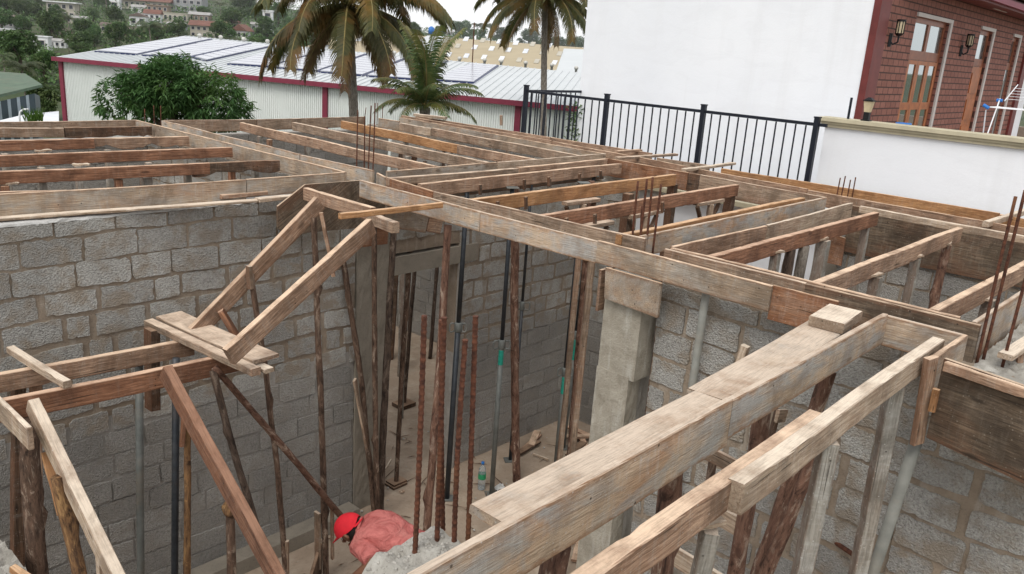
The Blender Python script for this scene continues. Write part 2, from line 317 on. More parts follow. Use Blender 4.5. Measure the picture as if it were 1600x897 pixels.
def timber(label, p0, p1, w=.05, h=.1, mat='timber_tan', name='timber_joist', cat='timber', group=None, rot=0, parent=None, top=True, bow=.004, roll=0, side=0, chip=1.0):
    """a sawn timber: p0-p1 run along the middle of its upper face; worn edges, slight bow, optional rotten lower edge"""
    p0, p1 = Vector(p0), Vector(p1); M = frame(p0, p1)
    if roll: M = M @ Matrix.Rotation(roll, 4, 'X')
    L = (p1-p0).length; n = max(4, int(L/.05)); b = min(.004, w*.14); sd = rnd.random()*90
    y0, y1 = -w/2+side*w/2, w/2+side*w/2; vs = []; fs = []
    prof = [(y0, -b), (y0+b, 0), (y1-b, 0), (y1, -b), (y1, -h+b), (y1-b, -h), (y0+b, -h), (y0, -h+b)]
    for i in range(n+1):
        x = L*i/n; t = i/n; w1 = noise.noise(Vector((x*1.1, sd, 0)))*bow*2; w2 = noise.noise(Vector((x*.9, sd, 7)))*bow*2
        for k, (y, z) in enumerate(prof):
            q = noise.noise(Vector((x*9, sd+k*3.1, 3)))
            cz = 0; cy = 0
            if q > .22:
                a = (q-.22)*.02*chip*(.5+.9*abs(noise.noise(Vector((x*41, sd+k, 8))))); cz = -a if k in (1, 2, 0, 3) else a*1.6; cy = a*.6*(1 if y < (y0+y1)/2 else -1)
            if rot and k in (4, 5, 6, 7):
                cz += max(0, noise.noise(Vector((x*4.2, sd, 5)))+.25+.4*noise.noise(Vector((x*17, sd, 9))))*rot
            ex = noise.noise(Vector((k*1.7, sd, i)))*.004 if i in (0, n) else 0
            vs.append((x+ex, y+cy+w1, z+cz+w2))
    for i in range(n):
        for k in range(8): fs.append((i*8+k, i*8+(k+1) % 8, (i+1)*8+(k+1) % 8, (i+1)*8+k))
    fs += [tuple(range(8))[::-1], tuple(range(n*8, n*8+8))]
    fs = [f[::-1] for f in fs]
    o = link(name, vs, fs, mat, parent, M)
    if not parent: tag(o, label, cat, group)
    elif label: o['label'] = label
    return o
def plank_poly(label, pts, thick, mat, name='plywood_sheet', cat='plywood', group=None):
    p0 = Vector(pts[0]); mb = MB(); mb.quadbox(pts, thick)
    M = frame(p0, Vector(pts[1])); o = mb.build(name, mat, None, M)
    return tag(o, label, cat, group)
def log(label, base, topp, r, mat='bark_brown', name='timber_pole', cat='pole', group='round timber props', bend=.03, taper=.85, knots=2, parent=None):
    base, topp = Vector(base), Vector(topp); ax = topp-base; L = ax.length
    z = ax.normalized(); x = z.orthogonal().normalized(); y = z.cross(x); M = Matrix((x, y, z)).transposed().to_4x4(); M.translation = base
    n = max(6, int(L/.07)); sd = rnd.random()*99; kn = [(rnd.uniform(.1, .9)*L, rnd.uniform(0, 6.28)) for _ in range(knots)]; vs = []; N = 10
    ph = rnd.uniform(0, 6.28)
    for i in range(n+1):
        t = i/n; s = L*t; o = math.sin(math.pi*t)*bend; ox = o*math.cos(ph)+noise.noise(Vector((s*1.6, sd, 1)))*bend*.5*math.sin(math.pi*t); oy = o*math.sin(ph)+noise.noise(Vector((s*1.6, sd, 2)))*bend*.5*math.sin(math.pi*t)
        rr = r*(1+(taper-1)*t)*(1+.1*noise.noise(Vector((s*5, sd, 4))))
        for k in range(N):
            a = 2*math.pi*k/N; q = rr*(1+.14*noise.noise(Vector((math.cos(a)*1.5, math.sin(a)*1.5+sd, s*6))))
            for (ks, ka) in kn:
                q += r*.75*math.exp(-((s-ks)/.035)**2)*max(0, math.cos(a-ka))**3
            vs.append((ox+q*math.cos(a), oy+q*math.sin(a), s))
    fs = [(i*N+k, i*N+(k+1) % N, (i+1)*N+(k+1) % N, (i+1)*N+k) for i in range(n) for k in range(N)]+[tuple(range(N))[::-1], tuple(range(n*N, n*N+N))]
    ob = link(name, vs, fs, mat, parent, M, True)
    if not parent: tag(ob, label, cat, group)
    return ob
def vplane(T, px, py):
    """the point at bearing (px,py) in the upright plane through T that faces the viewer"""
    n = HEAD; d = ray(px, py); return CAM + d*((T-CAM).dot(n)/d.dot(n))
def lean(T, px, py, z=FLOOR):
    q = vplane(T, px, py); d = q-T; return T + d*((z-T.z)/d.z)
SKY, SUN, CLOUD = .158, 1.4, 9.3
# ================================================================== SETTING
def hillz(x, y):
    p = Vector((x, y, 0)); d = p.dot(HEAD); l = p.dot(SIDE); k = l/max(d, 1)
    if d < 14: return -.3
    if d < 26: return -.3-(d-14)/12*2.7
    amp = 11.5 if k < -.38 else (11.5-(k+.38)/.42*8.5 if k < .04 else 3.0)
    if d < 66: return -3
    t = min(1, (d-66)/140); return -3+(amp+3)*t+noise.noise(Vector((x*.02, y*.02, 0)))*1.2*t
mb = MB(); ds = [-60, -20, 0, 8, 14, 20, 26, 40, 66]+[66+i*9 for i in range(1, 17)]+[260, 400, 800, 1600]; ls = [i*.08 for i in range(-22, 23)]
vs = [];
for d in ds:
    for k in ls:
        l = k*max(abs(d), 45)*1.2; p = HEAD*d+SIDE*l; vs.append((p.x, p.y, hillz(p.x, p.y)))
nk = len(ls); fs = [(i*nk+j, i*nk+j+1, (i+1)*nk+j+1, (i+1)*nk+j) for i in range(len(ds)-1) for j in range(nk-1)]
struct(link('ground', vs, fs, 'ground_mat'))
def onhill(px, py):
    d0 = ray(px, py); t = 60.0
    while t < 420:
        p = CAM+d0*t
        if p.z < hillz(p.x, p.y): break
        t += 1.0
    t = min(t, 260); p = CAM+d0*t; return Vector((p.x, p.y, hillz(p.x, p.y))), t
# interior floor with slight undulation
mb = MB(); nx, ny = 60, 70; vs = []
for i in range(nx+1):
    for j in range(ny+1):
        x, y = -2+12.2*i/nx*.98, -3+14.5*j/ny; vs.append((x, y, FLOOR+.012*noise.noise(Vector((x*2, y*2, 0)))))
struct(link('floor', vs, [(i*(ny+1)+j, (i+1)*(ny+1)+j, (i+1)*(ny+1)+j+1, i*(ny+1)+j+1) for i in range(nx) for j in range(ny)], 'floor_concrete', smooth=True))

# ------------------------------------------------------------------ block walls
PER = [(-1+2*i/11, -1) for i in range(1, 11)]+[(.995, -.94)]+[(1, -1+2*i/6) for i in range(1, 6)]+[(.995, .94)]+[(1-2*i/11, 1) for i in range(1, 11)]+[(-.995, .94)]+[(-1, 1-2*i/6) for i in range(1, 6)]+[(-.995, -.94)]
def block_wall(label, P0, P1, z0, z1, th=.14, zsplit=None, openings=(), pitch=.193, topcap=True, light='block_light', group=None, seed=0, toprow=.115):
    P0, P1 = Vector((*P0, 0)), Vector((*P1, 0)); x = (P1-P0).normalized(); y = Vector((0, 0, 1)).cross(x); M = Matrix((x, y, Vector((0, 0, 1)))).transposed().to_4x4(); M.translation = P0
    L = (P1-P0).length; rw = random.Random(seed); mb = MB(); zs = zsplit if zsplit is not None else z0
    def solid(a, b, c, d):                                          # mortar bed: front sheet with hand-pointed unevenness + body
        for (c0, d0, mi) in ((c, min(d, zs), 1), (max(c, zs), d, 0)):
            if d0-c0 < .01 or b-a < .01: continue
            nx, nz = max(1, int((b-a)/.06)), max(1, int((d0-c0)/.05)); vs = []
            for i in range(nx+1):
                for j in range(nz+1):
                    X, Z = a+(b-a)*i/nx, c0+(d0-c0)*j/nz
                    vs.append((X, .003+.005*noise.noise(Vector((X*9, seed, Z*9)))+(.004 if j in (0, nz) or i in (0, nx) else 0), Z))
            mb.add(vs, [(i*(nz+1)+j, (i+1)*(nz+1)+j, (i+1)*(nz+1)+j+1, i*(nz+1)+j+1) for i in range(nx) for j in range(nz)], mi)
            mb.box((a, .009, c0+.0005), (b, th, d0-.0005), mi)
    cuts = sorted(openings); xs = 0
    for (a, b, c, d) in cuts:
        solid(xs, a, z0, z1); solid(a, b, d, z1)
        if c > z0: solid(a, b, z0, c)
        xs = b
    solid(xs, L, z0, z1)
    zz = z1; row = 0
    while zz > z0+.05:
        h = toprow if row == 0 else pitch; zb = zz-h; X = -rw.uniform(0, .4)
        while X < L:
            bl = rw.choice([.39, .39, .4, .38, .41, .41, .3, .2]); g = (rw.uniform(.015, .06) if zz < z1-.5 else rw.uniform(.008, .028)) if zz > zs else rw.uniform(.008, .02)
            a, b = X+g/2, X+bl-g/2; X += bl; a, b = max(a, .004), min(b, L-.004); c, d = max(zb+rw.uniform(.002, .012), z0)+(rw.uniform(0, .018) if zs < zz < z1-.5 else 0), zz-rw.uniform(.002, .012)-(rw.uniform(0, .012) if zs < zz < z1-.5 else 0)
            for (oa, ob, oc, od) in cuts:
                if c < od and d > oc and a < ob and b > oa:
                    if a < oa-.06: b = min(b, oa-.01)
                    elif b > ob+.06: a = max(a, ob+.01)
                    else: a = b
            if b-a < .05 or d-c < .04: continue
            off = rw.uniform(.003, .012); pts = []; cx, cz = (a+b)/2, (c+d)/2; hx, hz = (b-a)/2, (d-c)/2; cr = 0
            N = len(PER); tx, tz = rw.uniform(-.012, .012), rw.uniform(-.02, .02); sk = rw.uniform(-.012, .012)
            for k in range(N):
                ux, uz = PER[k]; q = noise.noise(Vector((k*.8, row*7.3+cx*5, seed))); q2 = noise.noise(Vector((k*2.3, row*3.1+cx*9, seed+5)))
                px = cx+ux*hx-(max(0, q)*.016+.004*q2)*ux; pz = cz+uz*hz-(max(0, q)*.02+.004*q2)*uz+sk*ux
                pts.append((px, pz))
            vs = [(px, -off+tx*(px-cx)+tz*(pz-cz), pz) for px, pz in pts]+[(cx+(px-cx)*1.012, .012, cz+(pz-cz)*1.02) for px, pz in pts]
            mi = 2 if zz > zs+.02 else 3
            mb.add(vs, [tuple(range(N))]+[(k, N+k, N+(k+1) % N, (k+1) % N) for k in range(N)], mi)
        zz = zb; row += 1
    if topcap:                                                      # crumbly mortar bed left on the wall head
        n = max(2, int(L/.045)); vs = []; 
        for i in range(n+1):
            X = L*i/n; q = noise.noise(Vector((X*6, seed, 1))); q2 = noise.noise(Vector((X*15, seed, 4)))
            vs += [(X, -.008+.012*q2, z1-.008-.02*abs(q2)), (X, .0+.012*q, z1+.006+.008*q2), (X, th*.5, z1+.012+.006*q), (X, th, z1+.004)]
        mb.add(vs, [(i*4+k, (i+1)*4+k, (i+1)*4+k+1, i*4+k+1) for i in range(n) for k in range(3)], 4)
    o = mb.build('block_wall', None, None, M, False, ['mortar_brown', 'mortar_grey', light, 'block_grey', 'mortar_white'], local=True)
    return tag(o, label, 'wall', group)
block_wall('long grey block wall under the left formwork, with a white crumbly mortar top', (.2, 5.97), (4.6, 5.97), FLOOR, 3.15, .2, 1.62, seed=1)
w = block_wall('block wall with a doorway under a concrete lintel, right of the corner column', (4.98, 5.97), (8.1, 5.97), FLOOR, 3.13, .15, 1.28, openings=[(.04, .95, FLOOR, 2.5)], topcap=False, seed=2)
mb = MB(); mb.box((4.99, 5.95, 2.29), (6.2, 6.12, 2.47)); mb.build('lintel', 'concrete_dark', w)
mb = MB(); mb.box((5.932, 5.955, FLOOR), (6.0, 6.118, 2.287)); mb.build('door_jamb', 'mortar_grey', w)
block_wall('block wall close to the viewer behind the right hand props, right of the pale column', (4.47, 2.66), (4.47, 1.02), FLOOR, 3.12, .16, FLOOR, topcap=False, seed=3)
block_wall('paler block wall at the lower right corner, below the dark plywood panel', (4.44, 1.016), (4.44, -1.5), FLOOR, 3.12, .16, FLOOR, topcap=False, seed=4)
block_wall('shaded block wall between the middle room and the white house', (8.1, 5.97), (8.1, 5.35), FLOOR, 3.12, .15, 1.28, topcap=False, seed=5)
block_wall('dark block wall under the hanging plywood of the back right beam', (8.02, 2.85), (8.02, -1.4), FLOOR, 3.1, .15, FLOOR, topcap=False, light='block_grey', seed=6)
block_wall('block wall along the far edge of the site, below the back formwork', (1.2, 10.38), (8.6, 10.38), FLOOR, 3.1, .15, 9, topcap=False, seed=7)  # grey blocks and mortar to full height: bay shade put into the wall colour
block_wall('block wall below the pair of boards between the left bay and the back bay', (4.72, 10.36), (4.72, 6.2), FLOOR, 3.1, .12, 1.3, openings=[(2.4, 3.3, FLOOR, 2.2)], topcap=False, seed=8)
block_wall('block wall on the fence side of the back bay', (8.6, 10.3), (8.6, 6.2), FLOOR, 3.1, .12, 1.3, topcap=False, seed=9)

# ------------------------------------------------------------------ concrete columns with their starter bars
def rebar(parent, a, b, r=.006, near=False):
    a, b = Vector(a), Vector(b); M = frame(a, b, Vector((.3, .9, .1))); L = (b-a).length; mb = MB(); N = 8; step = .007 if near else .05
    n = max(2, int(L/step)); pts = []; rr = []
    ph = rnd.uniform(0, 6); bend = rnd.uniform(.0, .006)
    for i in range(n+1):
        t = i/n; pts.append((L*t, bend*math.sin(math.pi*t)*math.cos(ph), bend*math.sin(math.pi*t)*math.sin(ph))); rr.append(r*(1.13 if near and i % 3 == 0 else .97))
    mb.tube(pts, rr, N); return mb.build('rebar', 'rust_bar', parent, M, not near, local=True)
def rough_column(label, x0, x1, y0, y1, ztop, mat='concrete_raw', zbot=FLOOR, res=.03, amp=.02, stones=0, seed=0, hfun=None):
    M = Matrix.Translation((x0, y0, zbot)); mb = MB(); nx, ny = max(2, int((x1-x0)/res)), max(2, int((y1-y0)/res)); H = ztop-zbot; vs = []
    def zt(x, y):
        v = H+amp*noise.noise(Vector((x*11, y*11, seed)))+amp*.7*noise.noise(Vector((x*27, y*27, seed)))
        return v+(hfun(x+x0, y+y0) if hfun else 0)
    for i in range(nx+1):
        for j in range(ny+1):
            x, y = (x1-x0)*i/nx, (y1-y0)*j/ny; vs.append((x, y, zt(x, y)))
    mb.add(vs, [(i*(ny+1)+j, (i+1)*(ny+1)+j, (i+1)*(ny+1)+j+1, i*(ny+1)+j+1) for i in range(nx) for j in range(ny)])
    rim = [(i, 0) for i in range(nx+1)]+[(nx, j) for j in range(1, ny+1)]+[(i, ny) for i in range(nx-1, -1, -1)]+[(0, j) for j in range(ny-1, 0, -1)]
    nz = max(1, int(min(H, 3)/.07)); ring = []
    for (i, j) in rim:
        x, y = (x1-x0)*i/nx, (y1-y0)*j/ny; zt0 = zt(x, y)
        for k in range(nz+1):
            q = (.012*noise.noise(Vector((x*6, y*6, zt0*k/nz*4+seed)))+.007*noise.noise(Vector((x*22, y*22, zt0*k/nz*19+seed))))*(0 if k == nz else 1); ring.append((x+q*(1 if i in (0, nx) else 0), y+q*(1 if j in (0, ny) else 0), zt0*k/nz))
    m = len(rim); mb.add(ring, [(a*(nz+1)+k, ((a+1) % m)*(nz+1)+k, ((a+1) % m)*(nz+1)+k+1, a*(nz+1)+k+1) for a in range(m) for k in range(nz)])
    o = mb.build('concrete_column', mat, None, M, False, local=True); tag(o, label, 'column')
    if stones:
        sb = MB(); rs = random.Random(seed+3)
        for _ in range(stones):
            x, y = rs.uniform(.01, x1-x0-.01), rs.uniform(.01, y1-y0-.01); s = rs.uniform(.003, .009); c = Vector((x, y, zt(x, y)-s*.15)); pts = []
            ico = [(0, 0, 1), (.9, 0, .3), (.28, .85, .3), (-.72, .53, .3), (-.72, -.53, .3), (.28, -.85, .3), (.6, .4, -.6), (-.6, .3, -.6), (0, -.7, -.6)]
            for p in ico: pts.append(c+Vector(p)*s*rs.uniform(.7, 1.25))
            sb.add(pts, [(0, 1, 2), (0, 2, 3), (0, 3, 4), (0, 4, 5), (0, 5, 1), (1, 6, 2), (2, 7, 3), (3, 7, 4), (4, 8, 5), (5, 8, 1), (6, 7, 2), (4, 7, 8), (1, 8, 6), (6, 8, 7)])
        s = sb.build('aggregate', 'stone', o, M, True, local=True); s['kind'] = 'stuff'
    return o
c = rough_column('pale concrete column with a plywood collar at its head, below the long front board', 4.335, 4.475, 2.735, 2.995, 2.47, 'concrete_column', amp=.012, seed=1)
mb = MB(); mb.box((4.342, 2.70, 2.45), (4.53, 2.99, 3.14)); mb.build('column_head', 'concrete_column', c)
pts = [atx(*q, 4.29) for q in ((946, 418), (1033, 443), (1027, 497), (944, 466))]
mb = MB(); mb.quadbox(pts, .02); mb.build('plywood_collar', 'board_stained', c)['label'] = 'stained plywood collar board'
mb = MB(); mb.box((4.31, 3.015, 2.86), (4.6, 3.035, 3.14)); mb.build('plywood_collar', 'timber_tan', c)
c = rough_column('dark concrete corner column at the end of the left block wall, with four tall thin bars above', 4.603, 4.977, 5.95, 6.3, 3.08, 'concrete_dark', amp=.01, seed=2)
for a, b in (((557, 279), (559, 172)), ((569, 279), (570, 182)), ((575, 282), (580, 165)), ((582, 282), (586, 161))):
    p = at(*a, 3.2); rebar(c, p, vplane(p, *b), .0065)
hf = lambda x, y: -.30*max(0, min(1, (1.42-x)/.35))
c = rough_column('broken concrete column stub with four rusty ribbed bars, beside the crouching worker', 1.08, 1.66, 1.33, 1.72, 2.98, res=.014, amp=.02, stones=520, seed=5, hfun=hf)
for a, b in (((648, 868), (663, 493)), ((683, 845), (694, 496)), ((710, 850), (727, 531)), ((732, 838), (743, 494))):
    p = at(*a, 2.97); rebar(c, p-Vector((0, 0, .05)), vplane(p, *b), .0085, True)
p = at(692, 828, 2.97); rebar(c, p, vplane(p, 690, 500), .0085, True)
c = rough_column('concrete column in the middle of the cross beams, with leaning bars of two lengths', 4.38, 4.62, 2.75, 3.0, 3.12, seed=6)
for a, b in (((986, 392), (997, 283)), ((998, 396), (1011, 280)), ((1008, 398), (1020, 277)), ((1019, 400), (1033, 288))):
    p = at(*a, 3.18); rebar(c, p, vplane(p, *b), .008)
p = at(1001, 394, 3.18); rebar(c, p, vplane(p, 1003, 322), .007)
c = rough_column('rough grey concrete column head at the right edge, with three thick bars', 3.9, 5.6, .15, .84, 3.13, zbot=2.98, res=.03, amp=.03, stones=160, seed=8)
mb = MB(); mb.box((4.605, .2, FLOOR), (5.55, .8, 2.985)); mb.build('column_shaft', 'concrete_raw', c)
for a, b in (((1526, 568), (1587, 307)), ((1535, 567), (1602, 297)), ((1565, 577), (1612, 400))):
    p = at(*a, 3.12); rebar(c, p, vplane(p, *b), .0085)
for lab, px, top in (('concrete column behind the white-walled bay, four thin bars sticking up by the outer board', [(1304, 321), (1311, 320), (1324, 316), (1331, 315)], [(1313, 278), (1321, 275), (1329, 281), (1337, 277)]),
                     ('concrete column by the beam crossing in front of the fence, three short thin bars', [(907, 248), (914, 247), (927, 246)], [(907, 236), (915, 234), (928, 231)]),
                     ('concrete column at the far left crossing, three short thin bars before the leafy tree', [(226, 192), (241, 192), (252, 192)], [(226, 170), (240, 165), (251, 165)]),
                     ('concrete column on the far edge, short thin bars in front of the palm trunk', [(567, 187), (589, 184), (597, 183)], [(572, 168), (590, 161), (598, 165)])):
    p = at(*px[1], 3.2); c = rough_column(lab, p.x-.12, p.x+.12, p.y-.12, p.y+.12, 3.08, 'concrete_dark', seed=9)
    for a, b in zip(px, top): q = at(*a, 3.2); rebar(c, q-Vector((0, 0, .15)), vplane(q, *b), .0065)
rough_column('rough concrete ledge at the lower left corner', -.2, 1.27, 3.2, 5.07, 1.5, seed=11, amp=.04, stones=60)
# ================================================================== FORMWORK: boards on edge, joists, stair frame
def board(label, a, b, mat='board_stained', h=.15, w=.026, z=TOP, group=None, ext=(0, 0), name='formwork_board', rot=0, cat='formwork board', za=None, zb=None):
    p, q = at(*a, za or z), at(*b, zb or z); d = (q-p).normalized()
    return timber(label, p-d*ext[0], q+d*ext[1], w, h, mat, name, cat, group, rot=rot, chip=.7)
def joist(label, a, b, mat='timber_tan', h=.1, w=.05, z=TOP-.012, group='joists laid across the bays', ext=(0, 0), rot=0, **k):
    p, q = at(*a, z), at(*b, z); d = (q-p).normalized()
    return timber(label, p-d*ext[0], q+d*ext[1], w, h, mat, 'timber_joist', 'joist', group, rot=rot, **k)
# long front board over the middle room
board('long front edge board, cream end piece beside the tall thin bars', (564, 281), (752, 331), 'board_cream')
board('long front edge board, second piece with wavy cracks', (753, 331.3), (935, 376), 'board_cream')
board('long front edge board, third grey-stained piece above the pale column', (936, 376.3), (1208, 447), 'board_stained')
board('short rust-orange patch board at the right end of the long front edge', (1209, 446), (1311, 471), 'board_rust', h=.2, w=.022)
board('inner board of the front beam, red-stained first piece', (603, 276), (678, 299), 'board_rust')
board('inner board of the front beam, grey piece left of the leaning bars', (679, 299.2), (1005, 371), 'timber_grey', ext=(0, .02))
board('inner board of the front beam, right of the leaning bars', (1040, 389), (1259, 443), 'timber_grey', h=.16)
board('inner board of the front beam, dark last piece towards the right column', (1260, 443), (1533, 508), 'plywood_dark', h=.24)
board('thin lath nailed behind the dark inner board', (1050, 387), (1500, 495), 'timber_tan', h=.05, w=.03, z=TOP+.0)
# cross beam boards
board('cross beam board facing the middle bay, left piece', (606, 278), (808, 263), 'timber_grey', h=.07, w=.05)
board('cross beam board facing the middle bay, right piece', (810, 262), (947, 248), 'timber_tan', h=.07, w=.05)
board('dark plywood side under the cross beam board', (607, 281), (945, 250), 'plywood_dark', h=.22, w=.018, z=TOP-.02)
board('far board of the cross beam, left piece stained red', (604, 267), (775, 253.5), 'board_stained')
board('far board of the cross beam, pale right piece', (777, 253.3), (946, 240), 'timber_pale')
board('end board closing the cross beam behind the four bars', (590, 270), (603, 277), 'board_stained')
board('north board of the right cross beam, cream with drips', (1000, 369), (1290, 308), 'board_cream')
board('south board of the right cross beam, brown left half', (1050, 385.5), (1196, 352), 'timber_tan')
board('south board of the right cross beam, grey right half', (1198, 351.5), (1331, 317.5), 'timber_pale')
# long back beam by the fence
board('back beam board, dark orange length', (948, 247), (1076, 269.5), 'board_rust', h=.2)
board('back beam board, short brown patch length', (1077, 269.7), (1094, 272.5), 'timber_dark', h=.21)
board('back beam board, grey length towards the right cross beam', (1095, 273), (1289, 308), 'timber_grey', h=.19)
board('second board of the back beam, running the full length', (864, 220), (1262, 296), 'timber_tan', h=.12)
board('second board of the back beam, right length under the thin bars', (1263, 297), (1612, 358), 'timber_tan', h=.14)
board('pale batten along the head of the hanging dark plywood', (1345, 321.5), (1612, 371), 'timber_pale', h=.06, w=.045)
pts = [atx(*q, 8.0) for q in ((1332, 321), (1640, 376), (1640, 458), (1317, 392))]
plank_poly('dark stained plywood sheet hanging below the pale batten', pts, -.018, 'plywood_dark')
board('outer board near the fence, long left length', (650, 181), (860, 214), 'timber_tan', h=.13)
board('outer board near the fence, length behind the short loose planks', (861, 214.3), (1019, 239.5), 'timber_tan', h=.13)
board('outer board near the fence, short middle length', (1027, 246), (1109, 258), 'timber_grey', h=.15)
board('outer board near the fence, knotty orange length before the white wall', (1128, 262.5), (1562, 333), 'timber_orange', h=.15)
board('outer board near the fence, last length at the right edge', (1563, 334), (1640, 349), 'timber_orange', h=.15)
board('near board of the back beam beside the far bay', (625, 183), (944, 239.5), 'board_stained', h=.11)
board('upper board of the back beam beside the far bay', (628, 180), (862, 219.5), 'timber_tan', h=.09)
# left bay
board('pale stained edge board above the left block wall, long piece', (-40, 305.5), (383, 280.5), 'board_stained', h=.165)
board('pale stained edge board above the left block wall, right piece', (384.5, 280.4), (540, 268.5), 'board_stained', h=.15)
board('thin board just behind the left edge board', (-40, 300), (105, 296), 'timber_tan', h=.12)
board('near-side board of the beam between left bay and back bay', (213, 187.5), (540, 269), 'board_stained')
board('far-side board of the beam between left bay and back bay, far length', (254, 188), (470, 241), 'board_cream', ext=(0, -.01))
board('far-side board of the beam between left bay and back bay, near length', (471, 241.3), (584, 266), 'board_cream')
board('far edge board of the left bay', (-40, 191), (211, 187.3), 'timber_grey', h=.15)
board('far edge board of the back bay, left piece', (256, 188), (400, 186.3), 'timber_grey', h=.15)
board('far edge board of the back bay, right piece towards the palm', (401, 186.3), (570, 182), 'timber_grey', h=.15)
board('corner board at the far right end of the back bay', (592, 184.5), (624, 189.5), 'board_stained', h=.14)
J = [('farthest joist of the left bay, pale first half', (-40, 199.5), (99, 199.3), 'timber_grey', 0), ('farthest joist of the left bay, dark broken half', (100, 199.2), (232, 196.5), 'timber_dark', .04),
     ('second farthest joist of the left bay, brown half', (-40, 220.5), (146, 216.5), 'timber_red', 0), ('second farthest joist of the left bay, rotted half', (141, 216), (290, 212.8), 'timber_tan', .06),
     ('reddish unbroken joist of the left bay, second from the front', (-40, 243.5), (357, 230), 'timber_red', 0),
     ('front joist of the left bay, red-brown long half', (-40, 269), (330, 254.3), 'timber_red', 0), ('front joist of the left bay, dark rotted end half', (299, 254.6), (429, 250), 'timber_dark', .05)]
for i, (l, a, b, m, r) in enumerate(J): joist(l, a, b, m, rot=r, h=.12 if r else .1, side=(-.0 if i not in (6,) else -1.05), ext=(0, .03 if i in (1, 3, 4, 6) else 0))
K = [('back bay joist nearest the four thin bars', (377, 191.5), (682, 260), 'timber_tan'), ('grey back bay joist, second from the left', (459, 191), (763, 253.4), 'timber_grey'),
     ('bright orange joist half in the back bay', (535, 188.5), (717, 226), 'timber_orange'), ('pale continuation of the orange joist in the back bay', (717, 226.3), (842, 249.5), 'timber_tan'),
     ('back bay joist beside the back beam, pale first half', (626, 191.5), (675, 200), 'timber_pale'), ('back bay joist beside the back beam, weathered longer half', (676, 200.2), (906, 243), 'timber_grey')]
for l, a, b, m in K: joist(l, a, b, m, h=.11)
JO = {}
Lj = [('brown joist next to the cross beam in the middle bay', (655, 287), (969, 255), 'timber_tan', .12), ('new orange joist in the middle bay', (734, 311), (1054, 272), 'timber_orange', .12),
      ('brown joist behind the leaning bars', (845, 336), (1151, 288), 'timber_red', .12), ('orange joist tight against the right cross beam', (967, 366.5), (1254, 308.5), 'timber_orange', .07),
      ('reddish joist south of the right cross beam', (1108, 400), (1370, 331.5), 'timber_red', .12), ('round-ended grey-brown joist in the right bay', (1274, 441), (1500, 354.5), 'timber_tan', .12),
      ('joist running out of the right edge behind two thick bars', (1459, 483), (1640, 390), 'timber_tan', .12)]
for l, a, b, m, h in Lj: JO[l] = joist(l, a, b, m, h=h)
def cleat(jo, px, py0, py1, y):
    p = aty(px, py0, y); q = aty(px, py1, y); timber('', p, q, .022, .03, 'timber_dark', 'cleat', parent=jo)
A_ = JO[Lj[0][0]]; B_ = JO[Lj[1][0]]; C_ = JO[Lj[2][0]]
for px, a, b in ((752, 288, 304), (821, 280, 296), (859, 276, 290), (861, 279, 291), (907, 271, 287), (940, 266, 279)): cleat(A_, px, a, b, 5.23)
for px, a, b in ((780, 314, 327), (824, 307, 326)): cleat(B_, px, a, b, 4.5)
for px, a, b in ((931, 334, 349), (887, 340, 347), (1037, 315, 331)): cleat(C_, px, a, b, 3.8)
board('side board of the concrete gap at the right edge', (1522, 503), (1612, 446), 'board_cream', h=.24, ext=(0, .3))
# near beam of two planks and the lower joist
y = 1.235
timber('upright side board of the nearest box beam, left length', at(640, 897), Vector((2.648, y, TOP)), .03, .19, 'board_cream', 'formwork_board', 'formwork board')
timber('upright side board of the nearest box beam, right length', Vector((2.652, y, TOP)), at(1384, 492), .03, .16, 'board_cream', 'formwork_board', 'formwork board')
timber('flat plank on the nearest box beam, left length', Vector((1.46, 1.315, 3.297)), Vector((2.662, 1.319, 3.299)), .13, .03, 'board_cream', 'flat_plank', 'plank', chip=.5)
timber('flat plank on the nearest box beam, right length', Vector((2.666, 1.318, 3.298)), Vector((4.02, 1.40, 3.292)), .19, .035, 'board_cream', 'flat_plank', 'plank', chip=.5)
timber('small block lying on the flat plank by the front board', Vector((3.86, 1.37, 3.345)), Vector((4.16, 1.39, 3.345)), .17, .05, 'timber_pale', 'wood_block', 'wood block')
timber('soffit board under the nearest box beam', Vector((1.7, 1.325, 3.155)), Vector((4.3, 1.34, 3.155)), .13, .025, 'board_stained', 'formwork_board', 'formwork board')
timber('back side board of the nearest box beam, below the flat plank', Vector((1.6, 1.36, 3.265)), Vector((4.3, 1.42, 3.265)), .022, .105, 'timber_dark', 'formwork_board', 'formwork board')
board('pale end board between the nearest box beam and the corner', (1387, 491.5), (1509, 522.5), 'board_cream', h=.16)
board('short return board at the corner by the round pipe', (1509, 523), (1461, 555), 'board_stained', h=.2)
timber('lower near joist, front length with a cracked end', at(1466, 527, TOP-.005), at(1152, 751, TOP-.005), .058, .105, 'timber_pale', 'timber_joist', 'joist', 'near joist lengths')
timber('lower near joist, back length running out of the frame', at(1277, 643, TOP-.012), at(860, 935, TOP-.012), .058, .105, 'timber_tan', 'timber_joist', 'joist', 'near joist lengths')
pts = [at(1475, 560), at(1660, 624), ]; x0 = pts[0].x
quad = [pts[0], pts[1], pts[1]-Vector((0, 0, .40)), pts[0]-Vector((0, 0, .38))]
plank_poly('large dark plywood panel at the right edge, hanging over the block wall', quad, .02, 'plywood_dark')
timber('batten along the top of the large plywood panel', at(1482, 562, TOP+.004)+Vector((-.03, 0, 0)), at(1660, 622, TOP+.004)+Vector((-.03, 0, 0)), .03, .045, 'timber_tan', 'batten', 'batten')
timber('upright edge strip of the large plywood panel', at(1463, 556, TOP), atx(1440, 690, 3.87), .03, .07, 'timber_tan', 'batten', 'batten')
timber('small reddish wedge on the edge strip of the plywood panel', atx(1470, 610, 3.80), atx(1462, 645, 3.80), .02, .03, 'timber_orange', 'wedge', 'wedge')
